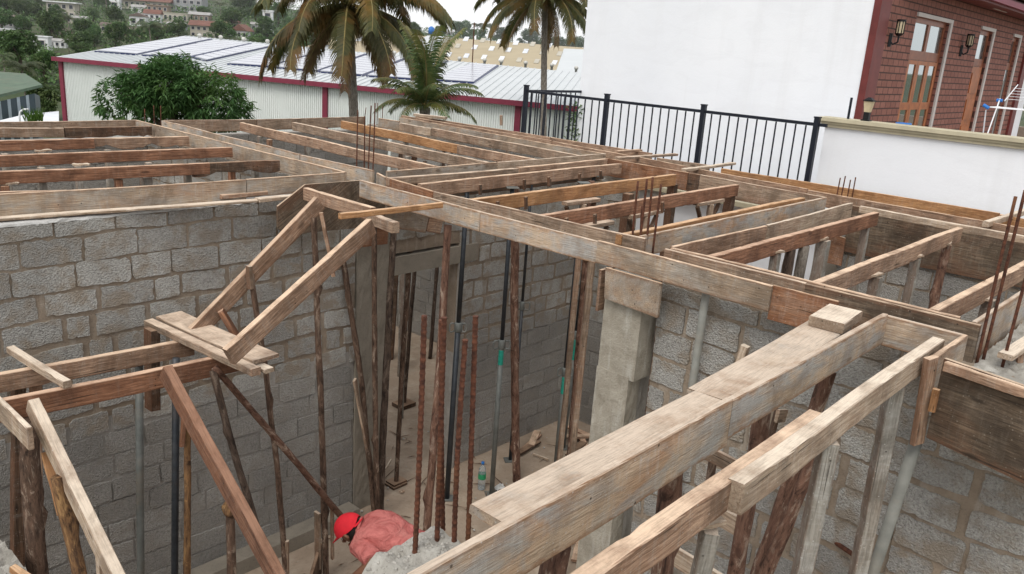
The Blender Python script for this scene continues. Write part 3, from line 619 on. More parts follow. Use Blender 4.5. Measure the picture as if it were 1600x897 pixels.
t = timber('short timber stand on the rough concrete at the right edge', at(1572, 553, 3.22), at(1640, 508, 3.22), .07, .03, 'timber_pale', 'timber_stand', 'timber')
timber('', at(1596, 545, 3.19), at(1594, 578, 3.10), .03, .03, 'timber_tan', 'leg', parent=t)
# loose planks
timber('loose lath lying from the stair opening onto the long front board', at(531, 333, TOP+.035)+Vector((0, 0, 0)), at(690, 316, TOP+.03), .035, .04, 'timber_orange', 'loose_lath', 'loose timber')
timber('loose grey plank across the outer boards, longest of three', at(963, 245, TOP+.02), at(1057, 239.5, TOP+.02), .06, .03, 'timber_grey', 'loose_lath', 'loose timber')
timber('loose pale plank across the outer boards, nearest the middle fence post', at(1068, 263, TOP+.02), at(1147, 253.5, TOP+.02), .06, .03, 'timber_pale', 'loose_lath', 'loose timber')
timber('short loose plank across the outer boards, farthest of three', at(963, 235.5, TOP+.02), at(1001, 233, TOP+.02), .06, .03, 'timber_tan', 'loose_lath', 'loose timber')
timber('loose lath standing out over the outer board at the right edge', at(1541, 345.5, TOP+.02), at(1602, 327, TOP+.02), .05, .05, 'timber_pale', 'loose_lath', 'loose timber')
timber('short pale offcut on the far corner of the outer board', at(648, 178, TOP+.05), at(697, 183, TOP+.05), .1, .04, 'timber_pale', 'loose_lath', 'loose timber')
timber('broken stick on the ledge of the left edge board', aty(344, 304, 6.03), aty(417, 298, 6.03), .05, .035, 'timber_tan', 'loose_lath', 'loose timber', rot=.012)
timber('long flat plank lying on the left block wall head', at(-40, 342, 3.19), at(400, 311.5, 3.19), .075, .02, 'timber_pale', 'loose_lath', 'loose timber')
timber('flat plank lying on the left block wall head, right of the long one', at(402, 310, 3.20), at(470, 303, 3.20), .08, .03, 'timber_pale', 'loose_lath', 'loose timber')
timber('small upright peg standing beyond the outer board', at(785, 196, TOP-.1), vplane(at(785, 196, TOP-.1), 785, 180), .05, .05, 'timber_grey', 'wooden_peg', 'peg')

# ------------------------------------------------------------------ stair formwork
Y1, Y2 = 5.25, 4.38
pts = [aty(*q, 5.70) for q in ((432, 322), (475, 288), (566, 281), (600, 300), (600, 352), (446, 366), (432, 356))]
plank_poly('sloping plywood cheek at the head of the stair, beside the left block wall', pts, -.018, 'plywood_dark', 'plywood_cheek')
timber('header board across the head of the stair', at(478, 293, TOP-.02), at(584, 324, TOP-.02), .05, .1, 'timber_tan', 'stair_header', 'stair timber')
timber('cut block under the loose lath at the stair head', at(580, 333, TOP-.06), at(619, 347, TOP-.06), .06, .08, 'timber_grey', 'wood_block', 'wood block')
timber('rust-stained plywood scrap behind the stair head poles', aty(568, 352, 5.72), aty(606, 348, 5.72), .02, .2, 'board_rust', 'plywood_scrap', 'formwork')
timber('plywood scrap below the long front board, left one', aty(606, 310, 5.80), aty(672, 322, 5.80), .02, .26, 'board_stained', 'plywood_scrap', 'formwork')
timber('plywood scrap below the long front board, right one', aty(671, 338, 5.80), aty(692, 342, 5.80), .02, .15, 'timber_tan', 'plywood_scrap', 'formwork')
timber('far sloping stringer of the upper stair flight', at(493, 308, TOP-.03), aty(288, 521, Y1), .05, .12, 'timber_tan', 'stair_stringer', 'stair stringer')
timber('near sloping stringer of the upper stair flight', at(577, 342, TOP-.06), aty(350, 546, Y2), .05, .125, 'timber_tan', 'stair_stringer', 'stair stringer')
ZL = 2.4
timber('landing bearer nearest the left block wall', Vector((.6, 5.39, ZL)), Vector((2.62, 5.22, ZL)), .05, .12, 'timber_tan', 'landing_bearer', 'landing timber')
timber('front landing bearer carrying the lower stringers', Vector((1.30, 4.93, ZL)), Vector((2.72, 4.79, ZL)), .05, .13, 'timber_red', 'landing_bearer', 'landing timber')
timber('short stick lying across the two landing bearers', Vector((1.61, 5.62, ZL+.05)), Vector((1.67, 4.86, ZL+.05)), .05, .045, 'timber_pale', 'loose_lath', 'loose timber')
timber('weathered narrow landing plank with a sawn end', Vector((2.50, 5.62, ZL+.05)), Vector((2.60, 4.37, ZL+.05)), .07, .05, 'timber_grey', 'landing_plank', 'landing timber')
timber('wide weathered landing plank under the stringer feet', Vector((2.65, 5.62, ZL+.065)), Vector((2.73, 4.46, ZL+.065)), .20, .025, 'timber_grey', 'landing_plank', 'landing timber', chip=1.6)
timber('pale strip sticking out under the wide landing plank', Vector((2.64, 5.0, ZL+.032)), Vector((2.69, 4.36, ZL+.032)), .07, .03, 'timber_pale', 'landing_plank', 'landing timber')
timber('upright reddish offcut nailed behind the wide landing plank', Vector((2.86, 5.22, ZL+.17)), Vector((2.98, 5.14, ZL-.12)), .09, .04, 'timber_red', 'wood_block', 'wood block')
timber('red-brown sloping stringer of the lower stair flight', atx(263, 571, 2.2), atx(263, 571, 2.2)+(atx(440, 897, 2.2)-atx(263, 571, 2.2))*1.9, .06, .115, 'timber_brown', 'stair_stringer', 'stair stringer')
timber('pale new sloping stringer of the lower stair flight', atx(52, 624, 1.42), atx(52, 624, 1.42)+(atx(186, 897, 1.42)-atx(52, 624, 1.42))*1.9, .06, .1, 'timber_pale', 'stair_stringer', 'stair stringer')
timber('pale edge board at the left end of the landing', at(-60, 566, ZL+.02), at(45, 668, ZL+.02), .03, .13, 'timber_pale', 'formwork_board', 'formwork board')
timber('small reddish stick on the concrete ledge, lower left corner', at(20, 884, 1.55), at(52, 905, 1.55), .04, .04, 'timber_orange', 'loose_lath', 'loose timber')
timber('orange splinter board nailed to the second left pole', atx(72, 706, 1.40), atx(98, 803, 1.40), .045, .02, 'timber_orange', 'cleat_board', 'cleat')
timber('pale stub post under the pale lower stringer', atx(152, 852, 1.42), atx(158, 930, 1.42), .03, .04, 'timber_pale', 'cleat_board', 'cleat')

# ================================================================== PROPS
def pad(parent, p, ang=0, s=.11, mat='timber_pale'):
    """a curved offcut used as packing on the prop head"""
    M = Matrix.Translation(p) @ Matrix.Rotation(ang, 4, 'Z'); mb = MB(); n = 9; pts = []
    for i in range(n):
        t = -1+2*i/(n-1); wv = .42*s*(1-.35*abs(t))*(1+.25*math.sin(t*5+ang)); pts.append((t*s, wv, .006*math.sin(t*3)))
    top = [(x, y, z+.012) for x, y, z in pts]+[(x, -y*.8, z+.012) for x, y, z in pts[::-1]]; bot = [(x, y, z-.010) for x, y, z in top]; k = len(top); bot = [(x, y, z-.014) for x, y, z in top]
    mb.add(top+bot, [tuple(range(k)), tuple(range(k, 2*k))[::-1]]+[(i, k+i, k+(i+1) % k, (i+1) % k) for i in range(k)])
    return mb.build('packing_wedge', mat, parent, M, local=True)
def square_post(label, T, B, w=.055, mat='post_pale', padded=False, group=None, name='timber_post', packing='timber_pale'):
    T, B = Vector(T), Vector(B); o = timber(label, B, T, w, w, mat, name, 'post', group)
    if padded: pad(o, T+Vector((0, 0, .012)), rnd.uniform(-.9, .2), .075, packing)
    return o
def tee_post(label, T, B, group=None, mat='timber_grey'):
    T, B = Vector(T), Vector(B); o = timber(label, B, T-Vector((0, 0, .04)), .07, .05, mat, 'tee_post', 'post', group)
    timber('', T+Vector((-.24, 0, 0)), T+Vector((.26, 0, 0)), .07, .035, 'timber_grey', 'head_plate', parent=o)
    for s in (-1, 1): timber('', T+Vector((s*.2, 0, -.04)), T+Vector((s*.02, 0, -.30)), .04, .025, 'timber_dark', 'brace', parent=o)
    return o
def steel_prop(label, B, T, zc, r=.028, green=None):
    """telescopic steel prop: base plate, outer tube, collar with two loop handles, inner tube, head plate"""
    B, T = Vector(B), Vector(T); L = (T-B).length; f = (zc-B.z)/(T.z-B.z); c = L*f; ax = (T-B).normalized(); x = ax.cross(Vector((.6, .8, 0))).normalized(); y = ax.cross(x); M = Matrix((x, y, ax)).transposed().to_4x4(); M.translation = B
    e = bpy.data.objects.new('steel_prop', None); COL.objects.link(e); e.matrix_local = M; WM[e.name] = M; tag(e, label, 'steel prop', 'adjustable steel props')
    def part(nm, mb, mat, sm=True): return mb.build(nm, mat, e, M, sm, local=True)
    mb = MB(); mb.box((-.07, -.06, 0), (.07, .06, .008)); part('base_plate', mb, 'steel_grey', False)
    lo, up = (r, r*.82)
    mb = MB(); mb.tube([(0, 0, .008), (0, 0, c)], lo, 14); part('outer_tube', mb, 'steel_grey' if green else 'steel_dark')
    mb = MB(); mb.tube([(0, 0, c+.001), (0, 0, L-.01)], up, 14); part('inner_tube', mb, 'steel_dark')
    mb = MB(); mb.tube([(0, 0, c-.07), (0, 0, c-.06), (0, 0, c+.02), (0, 0, c+.03)], [r*1.05, r*1.35, r*1.35, r*1.1], 14); co = part('collar', mb, 'steel_grey')
    for s in (-1, 1):
        mb = MB(); pts = [(s*r*1.2, 0, c+.015), (s*.07, 0, c+.02), (s*.085, 0, c+.0), (s*.085, 0, c-.06), (s*.07, 0, c-.075), (s*r*1.2, 0, c-.06)]; mb.tube(pts, .0085, 6); part('handle', mb, 'steel_grey')
    mb = MB(); mb.box((-.06, -.05, L-.009), (.06, .05, L)); part('head_plate', mb, 'steel_grey', False)
    if green: mb = MB(); mb.tube([(0, 0, c-.08-green), (0, 0, c-.08)], r*1.03, 14, cap=False); part('paint_band', mb, 'prop_green')
    return e
plain('prop_green', (.02, .27, .2), .6, 0, .25, 25, .2, dirt=(.1, .16, .13))
def foot(f, t, z=TOP-.12):
    B = at(*f, FLOOR+.003); q = vplane(B, *t); d = q-B; return B, B+d*((z-B.z)/d.z)
B, T = foot((698, 779), (726, 358)); steel_prop('dark steel prop with loop handles, left one before the block wall', B, T, vplane(B, 715, 508).z)
B, T = foot((768, 772), (795, 377)); steel_prop('grey steel prop with a green band beside the water bottle', B, T, vplane(B, 784, 535).z, .026, .16)
B, T = foot((868, 735), (901, 403)); steel_prop('steel prop with a green band, right of the thick red pole', B, T, vplane(B, 884, 578).z, .03, .2)
B, T = foot((797, 719), (823, 385)); steel_prop('thin steel prop standing behind the thick red pole', B, T, vplane(B, 817, 475).z, .019)
B, T = foot((880, 700), (905, 480)); steel_prop('half hidden steel prop behind the green banded one', B, T, vplane(B, 899, 520).z, .026, .25)
B, T = foot((807, 752), (806, 377)); log('thick red bark pole in the middle of the room', B, T, .045, 'bark_red', bend=.015, taper=.95, knots=1)
B, T = foot((890, 728), (915, 406)); log('dark red pole right of the green banded prop', B, T, .042, 'bark_red', bend=.02)
T = at(700, 352, 3.13); log('red pole behind the tall column bars', lean(T, 688, 517), T, .036, 'bark_red', bend=.02)
B, T = foot((619, 757), (637, 458), 3.1); p = log('crooked pole standing on scraps in the doorway', B, B+(T-B)*.97, .024, 'bark_brown', bend=.02, taper=1.2)
mb = MB(); M = Matrix.Translation(B+Vector((0, 0, .012))); mb.box((-.1, -.08, -.012), (.09, .07, .012)); mb.box((-.08, -.06, .012), (.1, .08, .032)); mb.build('packing_wedge', 'timber_dark', p, M, local=True)
B, T = foot((631, 634), (645, 470), 3.1); p = log('farther pole on a block beyond the doorway', B, T, .028, 'bark_dark', bend=.01)
mb = MB(); M = Matrix.Translation(B+Vector((0, 0, .03))); mb.box((-.12, -.1, -.03), (.12, .1, .02)); mb.build('packing_wedge', 'timber_dark', p, M, local=True)
B, T = foot((624, 577), (632, 440), 3.1); square_post('square post beyond the doorway', T, B, .07, 'timber_dark')
B, T = foot((605, 560), (612, 440), 3.1); square_post('black square post deep in the room beyond the doorway', T, B, .09, 'timber_dark')
B, T = foot((672, 560), (680, 440), 3.1); log('thin dark pole deep in the room beyond the doorway', B, T, .03, 'bark_dark', bend=.01)
# poles around the stair
T = at(490, 340, 3.14); p = log('crooked pole under the head of the far stringer', lean(T, 508, 880), T, .028, 'bark_brown', bend=.03, knots=3)
timber('', vplane(T, 505, 332), vplane(T, 524, 432), .02, .03, 'timber_tan', 'lath', parent=p)
for px in (497, 521):
    q = vplane(T, px, 800 if px < 510 else 785); timber('', q, q+Vector((0.01, 0, -.55)), .07 if px < 510 else .03, .025, 'timber_grey', 'splice_board', parent=p)
B = at(586, 815, FLOOR); T = vplane(B, 534, 392); p = log('leaning grey-brown pole with a spliced pale plank', B, T, .03, 'bark_brown', bend=.035, knots=3)
timber('', vplane(B, 557, 588)+Vector((-.05, -.06, 0)), vplane(B, 576, 692)+Vector((-.05, -.06, 0)), .085, .025, 'timber_grey', 'splice_board', parent=p)
B = at(590, 818, FLOOR); T = vplane(B, 585, 349); log('straight brown pole left of the doorway', B, T, .028, 'bark_brown', bend=.01)
B = at(594, 803, FLOOR); T = vplane(B, 616, 352); log('dark knotty pole against the doorway edge', B, T, .036, 'bark_dark', bend=.02, knots=3)
T = aty(217, 552, 5.3); 
def pipe(label, B, T, r, mat='pipe_grey', name='steel_pipe', bands=()):
    M = frame(Vector(B), Vector(T), Vector((.3, .9, .1))); mb = MB(); L = (Vector(T)-Vector(B)).length; mb.tube([(0, 0, 0), (L*.3, 0, 0), (L*.6, 0, 0), (L, 0, 0)], r, 16)
    o = mb.build(name, mat, None, M, True, local=True); tag(o, label, 'pipe', 'pipes used as props')
    for (a, b, m) in bands: k = MB(); k.tube([(a, 0, 0), (b, 0, 0)], r*1.03, 16, cap=False); k.build('paint_band', m, o, M, True, local=True)
    return o
pipe('grey steel pipe under the landing, farther left one', lean(T, 220, 897), T, .026, 'steel_grey')
T = aty(275, 560, 4.96); pipe('dark steel pipe under the landing, beside the orange pole', lean(T, 273, 897), T, .024, 'steel_dark')
T = aty(293, 655, 4.86); p = log('orange barked pole with a wedge at its head, under the landing', lean(T, 292, 800), T, .025, 'bark_orange', bend=.012, knots=3)
timber('', aty(285, 632, 4.84), aty(281, 698, 4.84), .025, .03, 'timber_red', 'packing_wedge', parent=p)
timber('square post behind the landing planks', aty(232, 640, 5.5), aty(230, 515, 5.5), .11, .07, 'timber_dark', 'timber_post', 'post')
T = atx(359, 775, 2.3); p = log('pole with a freshly split yellow head, beside the red-brown stringer', lean(T, 362, 897), T, .032, 'bark_brown', bend=.015)
log('', T-Vector((0, 0, .12)), T+Vector((0.01, -.01, .03)), .035, 'bark_orange', 'split_head', parent=p, bend=.0, knots=3, taper=.6)
T = at(332, 578, 2.32); log('dark mottled pole under the landing planks', lean(T, 394, 792), T, .028, 'bark_dark', bend=.03, knots=4)
T = aty(392, 428, 5.21); p = log('slender brown pole under the middle of the far stringer', lean(T, 440, 867), T, .024, 'bark_brown', bend=.035, knots=3)
q = aty(446, 845, 5.05); timber('', q, q-Vector((0, 0, .5)), .03, .03, 'timber_grey', 'splice_board', parent=p)
timber('', aty(392, 415, 5.20), aty(394, 450, 5.20), .05, .03, 'timber_grey', 'packing_wedge', parent=p)
T = at(335, 574, 2.34); log('long diagonal pole bracing the landing to the wall foot', Vector((3.92, 5.1, .40)), T, .027, 'bark_red', bend=.02, knots=1)
T = aty(45, 655, 4.86); log('thick knotty brown post at the left end of the landing', lean(T, 60, 830), T, .055, 'bark_brown', bend=.03, taper=1.0, knots=5)
T = atx(90, 745, 1.38); log('orange-brown pole under the pale lower stringer', lean(T, 122, 880), T, .04, 'bark_orange', bend=.02, taper=.9)
square_post('tan post under the left end of the landing, near the wall', aty(48, 585, 5.35), aty(49, 900, 5.35), .06, 'timber_tan')
square_post('dark post under the left end of the landing, beside the tan post', aty(18, 590, 5.42), aty(20, 900, 5.42), .07, 'timber_dark')
# right room props
T = at(1103, 459, 3.15); pipe('grey pipe prop under the front board, right of the pale column', lean(T, 1080, 616), T, .024, 'pipe_grey')
square_post('short pale batten leaning on the block wall behind the box beam', atx(1160, 538, 4.36), atx(1140, 600, 4.36), .045, 'timber_pale')
def right(label, a, b, y, r, mat='bark_red', z=3.2, **k): T = aty(*a, y); return log(label, lean(T, *b), T, r, mat, bend=.015, knots=1, **k)
right('dark red pole beneath the right end of the box beam', (1295, 580), (1281, 620), 1.38, .045)
right('red pole beneath the middle of the box beam', (1192, 640), (1147, 895), 1.38, .044)
right('red pole beneath the left part of the box beam', (1052, 715), (1034, 895), 1.36, .05)
right('red pole under the box beam at the bottom of the picture, left of the others', (872, 850), (862, 897), 1.36, .05)
p = right('long red leaning pole behind the pale square post', (1283, 690), (1197, 895), 1.2, .038, 'bark_red')
p = log('slender brown pole with a nailed cap board, behind the box beam', lean(aty(1215, 650, 1.6), 1180, 760), aty(1216, 640, 1.6), .022, 'bark_brown')
q = aty(1223, 641, 1.57); timber('', q+Vector((-.06, 0, .02)), q+Vector((.05, 0, -.01)), .02, .07, 'timber_pale', 'cap_board', parent=p)
p = log('slender brown pole behind the lower near joist, beside the cross plank', lean(aty(1116, 705, 1.7), 1090, 850), aty(1116, 700, 1.7), .024, 'bark_brown')
timber('thin cross plank between the right hand poles, upper one', atx(1096, 690, 3.4), atx(1172, 728, 3.4), .02, .075, 'timber_grey', 'brace_plank', 'brace')
timber('thin cross plank between the right hand poles, middle one', atx(1120, 786, 3.3), atx(1165, 812, 3.3), .02, .1, 'timber_pale', 'brace_plank', 'brace')
timber('thin cross plank between the right hand poles, lowest one', atx(1050, 850, 3.0), atx(1150, 910, 3.0), .02, .1, 'timber_pale', 'brace_plank', 'brace')
def rpost(label, a, b, w, y=.95, padded=True, z=TOP-.13):
    T = aty(*a, y); return square_post(label, T, lean(T, *b), w, 'post_pale', padded)
rpost('pale square post with a forked packing piece, under the lower near joist', (1283, 688), (1262, 789), .062)
rpost('pale square post with a torn packing piece, lowest in the picture', (1097, 826), (1080, 897), .052, 1.0)
rpost('pale square post with green paint marks, near the plywood panel', (1412, 592), (1353, 895), .066)
T = atx(1436, 676, 3.92); T2 = T+Vector((0, 0, .25)); pipe('round pipe prop leaning beside the plywood panel', lean(T, 1364, 895), T, .028, 'pipe_grey', bands=((1.0, 1.12, 'prop_green'),))
B = atx(1341, 872, 4.38); mb = MB(); a = atx(1306, 848, 4.47); mb.tube([a+Vector((.06, 0, 0)), a, B], .014, 10); o = mb.build('pipe_stub', 'rust_bar', None, Matrix.Translation(a)); tag(o, 'rusty pipe stub sticking out of the right block wall', 'pipe')
# posts under the bays behind
zt = TOP-.125
for i, (px, py, lab, pd, m) in enumerate([
    (12, 240, 'post under the far joists at the left edge', 0, 'post_pale'), (68, 238, 'post with packing under the third joist of the left bay', 1, 'post_pale'), (172, 234, 'post under the middle of the left bay', 0, 'post_pale'),
    (70, 262, 'pale post under the reddish joist, left part', 0, 'post_pale'), (127, 260, 'pale post with curved packing under the reddish joist', 1, 'post_pale'), (236, 254, 'post under the reddish joist, right part', 0, 'post_pale'),
    (13, 290, 'brown post at the left edge under the front joist', 1, 'timber_red'), (71, 284, 'pale post under the front joist of the left bay', 0, 'post_pale'), (190, 280, 'brown post with packing under the front joist', 1, 'timber_red'),
    (234, 276, 'wide pale post under the front joist', 0, 'post_pale'), (297, 272, 'pale post under the rotted end of the front joist', 0, 'post_pale'), (366, 268, 'brown post with packing under the rotted dark end', 1, 'timber_red'), (402, 264, 'thin post beside the beam between the two bays', 0, 'post_pale'),
    (409, 213, 'post under the first back bay joist, left of a pair', 0, 'post_pale'), (424, 218, 'tan post under the first back bay joist, right of a pair', 0, 'timber_tan'), (483, 223, 'post under the grey back bay joist', 0, 'post_pale'), (637, 222, 'post under the orange back bay joist', 0, 'post_pale'), (640, 244, 'post under the grey back bay joist, near end', 0, 'post_pale'), (706, 238, 'thin post under the pale end of the orange joist', 0, 'post_pale'), (797, 231, 'stub post beside the weathered back bay joist', 0, 'post_pale')]):
    T = at(px, py, zt); square_post(lab, T, Vector((T.x+.02, T.y, FLOOR)), .075 if 'wide' in lab else .055, m, bool(pd))
for lab, px, py in (('tee headed post under the new orange joist', 908, 312), ('tee headed post under the left half of the brown joist', 925, 349), ('tee headed post behind the leaning bars', 1006, 331), ('tee headed post under the right half of the brown joist', 1108, 313)):
    T = at(px, py, zt); tee_post(lab, T, Vector((T.x, T.y, FLOOR)))
for lab, px, py, m in (('dark brown post before the white house wall, under the orange joist', 1049, 288, 'bark_red'), ('dark brown post under the grey back beam board', 1138, 305, 'bark_red'), ('red-brown post at the end of the block wall, left of the white gap', 978, 303, 'bark_red')):
    T = at(px, py, zt); square_post(lab, T, Vector((T.x-.02, T.y, FLOOR)), .085, 'timber_dark')
for lab, px, py, w, m, pd in (('pale post with packing under the reddish right joist end', 1351, 354, .06, 'post_pale', 1), ('wide weathered post beside the white gap', 1284, 376, .085, 'post_pale', 1), ('pale post under the reddish right joist, low one', 1210, 397, .06, 'post_pale', 1), ('pale post with packing under the round-ended joist, left one', 1366, 433, .07, 'post_pale', 1), ('pale post with packing under the round-ended joist, middle one', 1430, 404, .06, 'post_pale', 1), ('pale post with packing under the joist at the right edge', 1543, 469, .07, 'post_pale', 1)):
    T = at(px, py, zt); square_post(lab, T, Vector((T.x-.03, T.y, FLOOR)), w, m, bool(pd))
T = at(1480, 382, zt); p = log('red-brown round pole under the end of the round-ended joist', Vector((T.x-.05, T.y, FLOOR)), T, .04, 'bark_red', bend=.01); pad(p, T+Vector((0, 0, .01)), .4, .08)
T = at(1236, 389, zt); log('dark crooked pole before the white gap', Vector((T.x-.05, T.y+.1, FLOOR)), T, .045, 'bark_dark', bend=.05)
T = at(1257, 384, zt); log('grey round pole before the white gap', Vector((T.x-.03, T.y, FLOOR)), T, .045, 'palm_trunk_bark', bend=.01)
plank_poly('brown plywood patch beside the white gap', [atx(*q, 7.9) for q in ((1290, 362), (1322, 372), (1315, 415), (1283, 408))], -.02, 'board_rust')
# ================================================================== FENCE, WHITE HOUSE
XF, ZF = 9.2, 3.91
e = root('metal_fence', (XF, 5.9, 2.9), 'black metal bar fence along the site with four square posts', 'fence')
def bar(nm, a, b, w, parent=e):
    mb = MB(); a, b = Vector(a), Vector(b); mb.box((min(a.x, b.x)-w/2, min(a.y, b.y)-w/2, min(a.z, b.z)-(w/2 if a.z == b.z else 0)), (max(a.x, b.x)+w/2, max(a.y, b.y)+w/2, max(a.z, b.z)+(w/2 if a.z == b.z else 0)))
    M = Matrix.Translation((a+b)/2); return mb.build(nm, 'fence_black', parent, M)
PY = [8.06, 6.63, 5.18, 3.76]
for y in PY:
    bar('post', (XF, y, 2.86), (XF, y, ZF+.05), .055)
    mb = MB(); mb.box((XF-.033, y-.033, ZF+.051), (XF+.033, y+.033, ZF+.066)); mb.build('post_cap', 'fence_black', e)
for a, b in zip(PY[:-1], PY[1:]):
    for z in (ZF-.02, 3.0): bar('rail', (XF, b+.03, z), (XF, a-.03, z), .035)
    for k in range(1, 12): y = a+(b-a)*k/12; bar('fence_bar', (XF, y, 3.02), (XF, y, ZF-.04), .014)
bar('rail', (XF, 3.66, ZF-.02), (XF, 3.73, ZF-.02), .035)
e2 = root('metal_fence', (XF+.6, 8.06, 2.9), 'short return of black bar fence running back to the white house', 'fence')
for z in (ZF-.02, 3.0): bar('rail', (XF+.03, 8.06, z), (10.47, 8.06, z), .035, e2)
for k in range(1, 11): x = XF+.115*k; bar('fence_bar', (x, 8.06, 3.02), (x, 8.06, ZF-.04), .014, e2)
mb = MB(); mb.box((9.26, 3.4, -.3), (9.40, 8.2, 2.84)); o = mb.build('boundary_wall', 'white_render'); tag(o, 'low white boundary wall under the black fence', 'wall')
mb = MB(); mb.box((9.10, 3.4, 2.843), (9.46, 8.25, 2.90)); mb.build('coping', 'cream_coping', o)

h = root('white_house', (10.48, 3.82, 0), 'large white house with a blank side wall and a red brick front', 'house')
mb = MB(); mb.box((10.48, 3.835, -.3), (19.5, 8.08, 9)); mb.build('side_wall', 'white_render', h)
X0, X1, YF = 10.50, 18.17, 3.82
mb = MB()                                                           # brick front in panels around three openings
op = [(11.86, 13.28, 2.9, 5.22), (14.98, 15.68, 2.9, 5.24), (17.1, 17.55, 2.9, 5.24)]; xs = X0
for a, b, c, d in op: mb.box((xs, YF-.05, 2.8), (a, YF+.012, 6.2)); mb.box((a, YF-.05, d), (b, YF+.012, 6.2)); xs = b
mb.box((xs, YF-.05, 2.8), (X1, YF+.012, 6.2)); mb.build('brick_front', 'brick_facing', h)
mb = MB(); mb.box((10.46, YF-.075, 2.8), (10.80, YF+.011, 6.2)); mb.build('corner_trim', 'house_maroon', h)
mb = MB(); mb.box((X1, YF-.09, 2.8), (X1+.3, YF+.3, 6.2)); mb.build('corner_trim', 'house_maroon', h)
ZS = 5.55
mb = MB(); mb.box((11.2, YF-.42, ZS), (19.6, YF-.05, ZS+.03)); mb.build('soffit', 'house_maroon', h)
mb = MB(); mb.box((11.2, YF-.46, ZS-.03), (19.6, YF-.42, ZS+.12)); r_ = mb.build('roof_fascia', 'house_maroon', h)
mb = MB(); mb.box((11.2, YF-.52, ZS+.0), (19.6, YF-.461, ZS+.08)); mb.build('gutter', 'trim_maroon', r_)
mb = MB(); mb.quadbox([(11.1, YF-.54, ZS+.13), (19.7, YF-.54, ZS+.13), (19.7, YF+.5, ZS+.9), (11.1, YF+.5, ZS+.9)], .05); mb.build('roof', 'roof_rust', h)
mb = MB(); mb.box((14.9, YF-.2, ZS-.008), (15.7, YF-.17, ZS-.001)); mb.build('ceiling_light', 'white_trim', h)
def opening(nm, a, b, d, kind):
    yb = YF+.005; f = root_child(nm, h)
    mb = MB(); t = .07
    mb.box((a, yb-.02, 2.8), (a+t, yb+.008, d)); mb.box((b-t, yb-.02, 2.8), (b, yb+.008, d)); mb.box((a+t, yb-.02, d-t), (b-t, yb+.008, d)); mb.box((a+t, yb-.02, 4.68), (b-t, yb+.008, 4.80))
    if kind == 'glazed': mb.box(((a+b)/2-.05, yb-.02, 4.80), ((a+b)/2+.05, yb+.008, d-t))
    mb.build('frame', 'frame_wood', f)
    mb = MB(); mb.box((a+t, yb-.004, 4.80), (b-t, yb+.002, d-t)); mb.build('transom_pane', 'window_glass', f)
    mb = MB(); mb.box((a-.02, YF-.075, d+.0), (b+.12, YF-.051, d+.05)); mb.box((b+.03, YF-.075, 2.8), (b+.12, YF-.0505, d-.001)); mb.build('white_trim', 'white_trim', f)
    if kind == 'glazed':
        w = (b-a-2*t)/3
        for i in range(3):
            x0 = a+t+i*w; mb = MB(); s = .075
            mb.box((x0, yb-.03, 2.8), (x0+s, yb-.021, 4.675)); mb.box((x0+w-s, yb-.03, 2.8), (x0+w-.004, yb-.021, 4.675)); mb.box((x0+s, yb-.03, 4.62), (x0+w-s, yb-.021, 4.675)); mb.box((x0+s, yb-.03, 4.02), (x0+w-s, yb-.021, 4.12))
            l = mb.build('door_leaf', 'door_wood', f); mb = MB(); mb.box((x0+s, yb-.018, 2.82), (x0+w-s, yb-.012, 4.62)); mb.build('pane', 'window_glass', f)
    elif kind == 'solid':
        mb = MB(); mb.box((a+t, yb-.03, 2.8), (b-t, yb-.0205, 4.675))
        for k in range(4): mb.box((a+t+.05, yb-.042, 3.0+k*.42), (b-t-.05, yb-.031, 3.32+k*.42))
        mb.build('door_leaf', 'door_wood', f)
    else: mb = MB(); mb.box((a+t, yb-.018, 2.8), (b-t, yb-.012, 4.675)); mb.build('pane', 'window_glass', f)
def root_child(nm, par):
    o = bpy.data.objects.new(nm, None); COL.objects.link(o); o.parent = par; M = WM[par.name]; o.matrix_local = Matrix.Identity(4); WM[o.name] = M.copy(); return o
opening('glazed_door', *op[0][:2], op[0][3], 'glazed'); opening('panel_door', *op[1][:2], op[1][3], 'solid'); opening('window', *op[2][:2], op[2][3], 'window')
for lab, x in (('dark wall lantern with a glass shade on the brick, beside the house corner', 11.0), ('dark wall lantern with a glass shade on the brick, between the two doors', 14.1)):
    l = root('wall_lantern', (x, YF-.05, 4.9), lab, 'wall lamp'); yl = YF-.15
    mb = MB(); mb.tube([(x, YF-.053, 4.80), (x, YF-.053, 4.96)], .03, 10); mb.tube([(x, YF-.06, 4.87), (x+.01, YF-.10, 4.83), (x+.02, yl, 4.86), (x+.02, yl, 4.93)], .012, 8); mb.tube([(x+.02, yl, 4.93), (x+.02, yl, 4.96)], [.025, .055], 12); mb.build('bracket', 'lamp_black', l)
    mb = MB(); mb.tube([(x+.02, yl, 4.965), (x+.02, yl, 5.10)], .044, 16); mb.build('lamp_shade', 'lamp_glass', l)
    mb = MB()
    for k in range(8):
        a = k*math.pi/4; c_ = Vector((x+.02+.048*math.cos(a), yl+.048*math.sin(a), 0)); mb.tube([c_+Vector((0, 0, 4.96)), c_+Vector((0, 0, 5.11))], .006, 5)
    mb.tube([(x+.02, yl, 5.101), (x+.02, yl, 5.125)], .053, 16); mb.build('cage', 'lamp_black', l)
PX = 9.5
mb = MB(); mb.box((PX, -4, -.3), (PX+.15, 3.78, 3.86)); mb.box((PX+.15, 3.63, -.3), (10.479, 3.78, 3.86)); pw = mb.build('terrace_wall', 'white_render'); tag(pw, 'white terrace parapet wall with a moulded cream coping', 'wall')
mb = MB()
for z0, z1, o_ in ((3.862, 3.895, .035), (3.895, 3.925, .055), (3.925, 3.965, .085)): mb.box((PX-o_, -4, z0), (PX+.15+o_, 3.78+o_, z1-.0005))
mb.build('coping', 'cream_coping', pw)
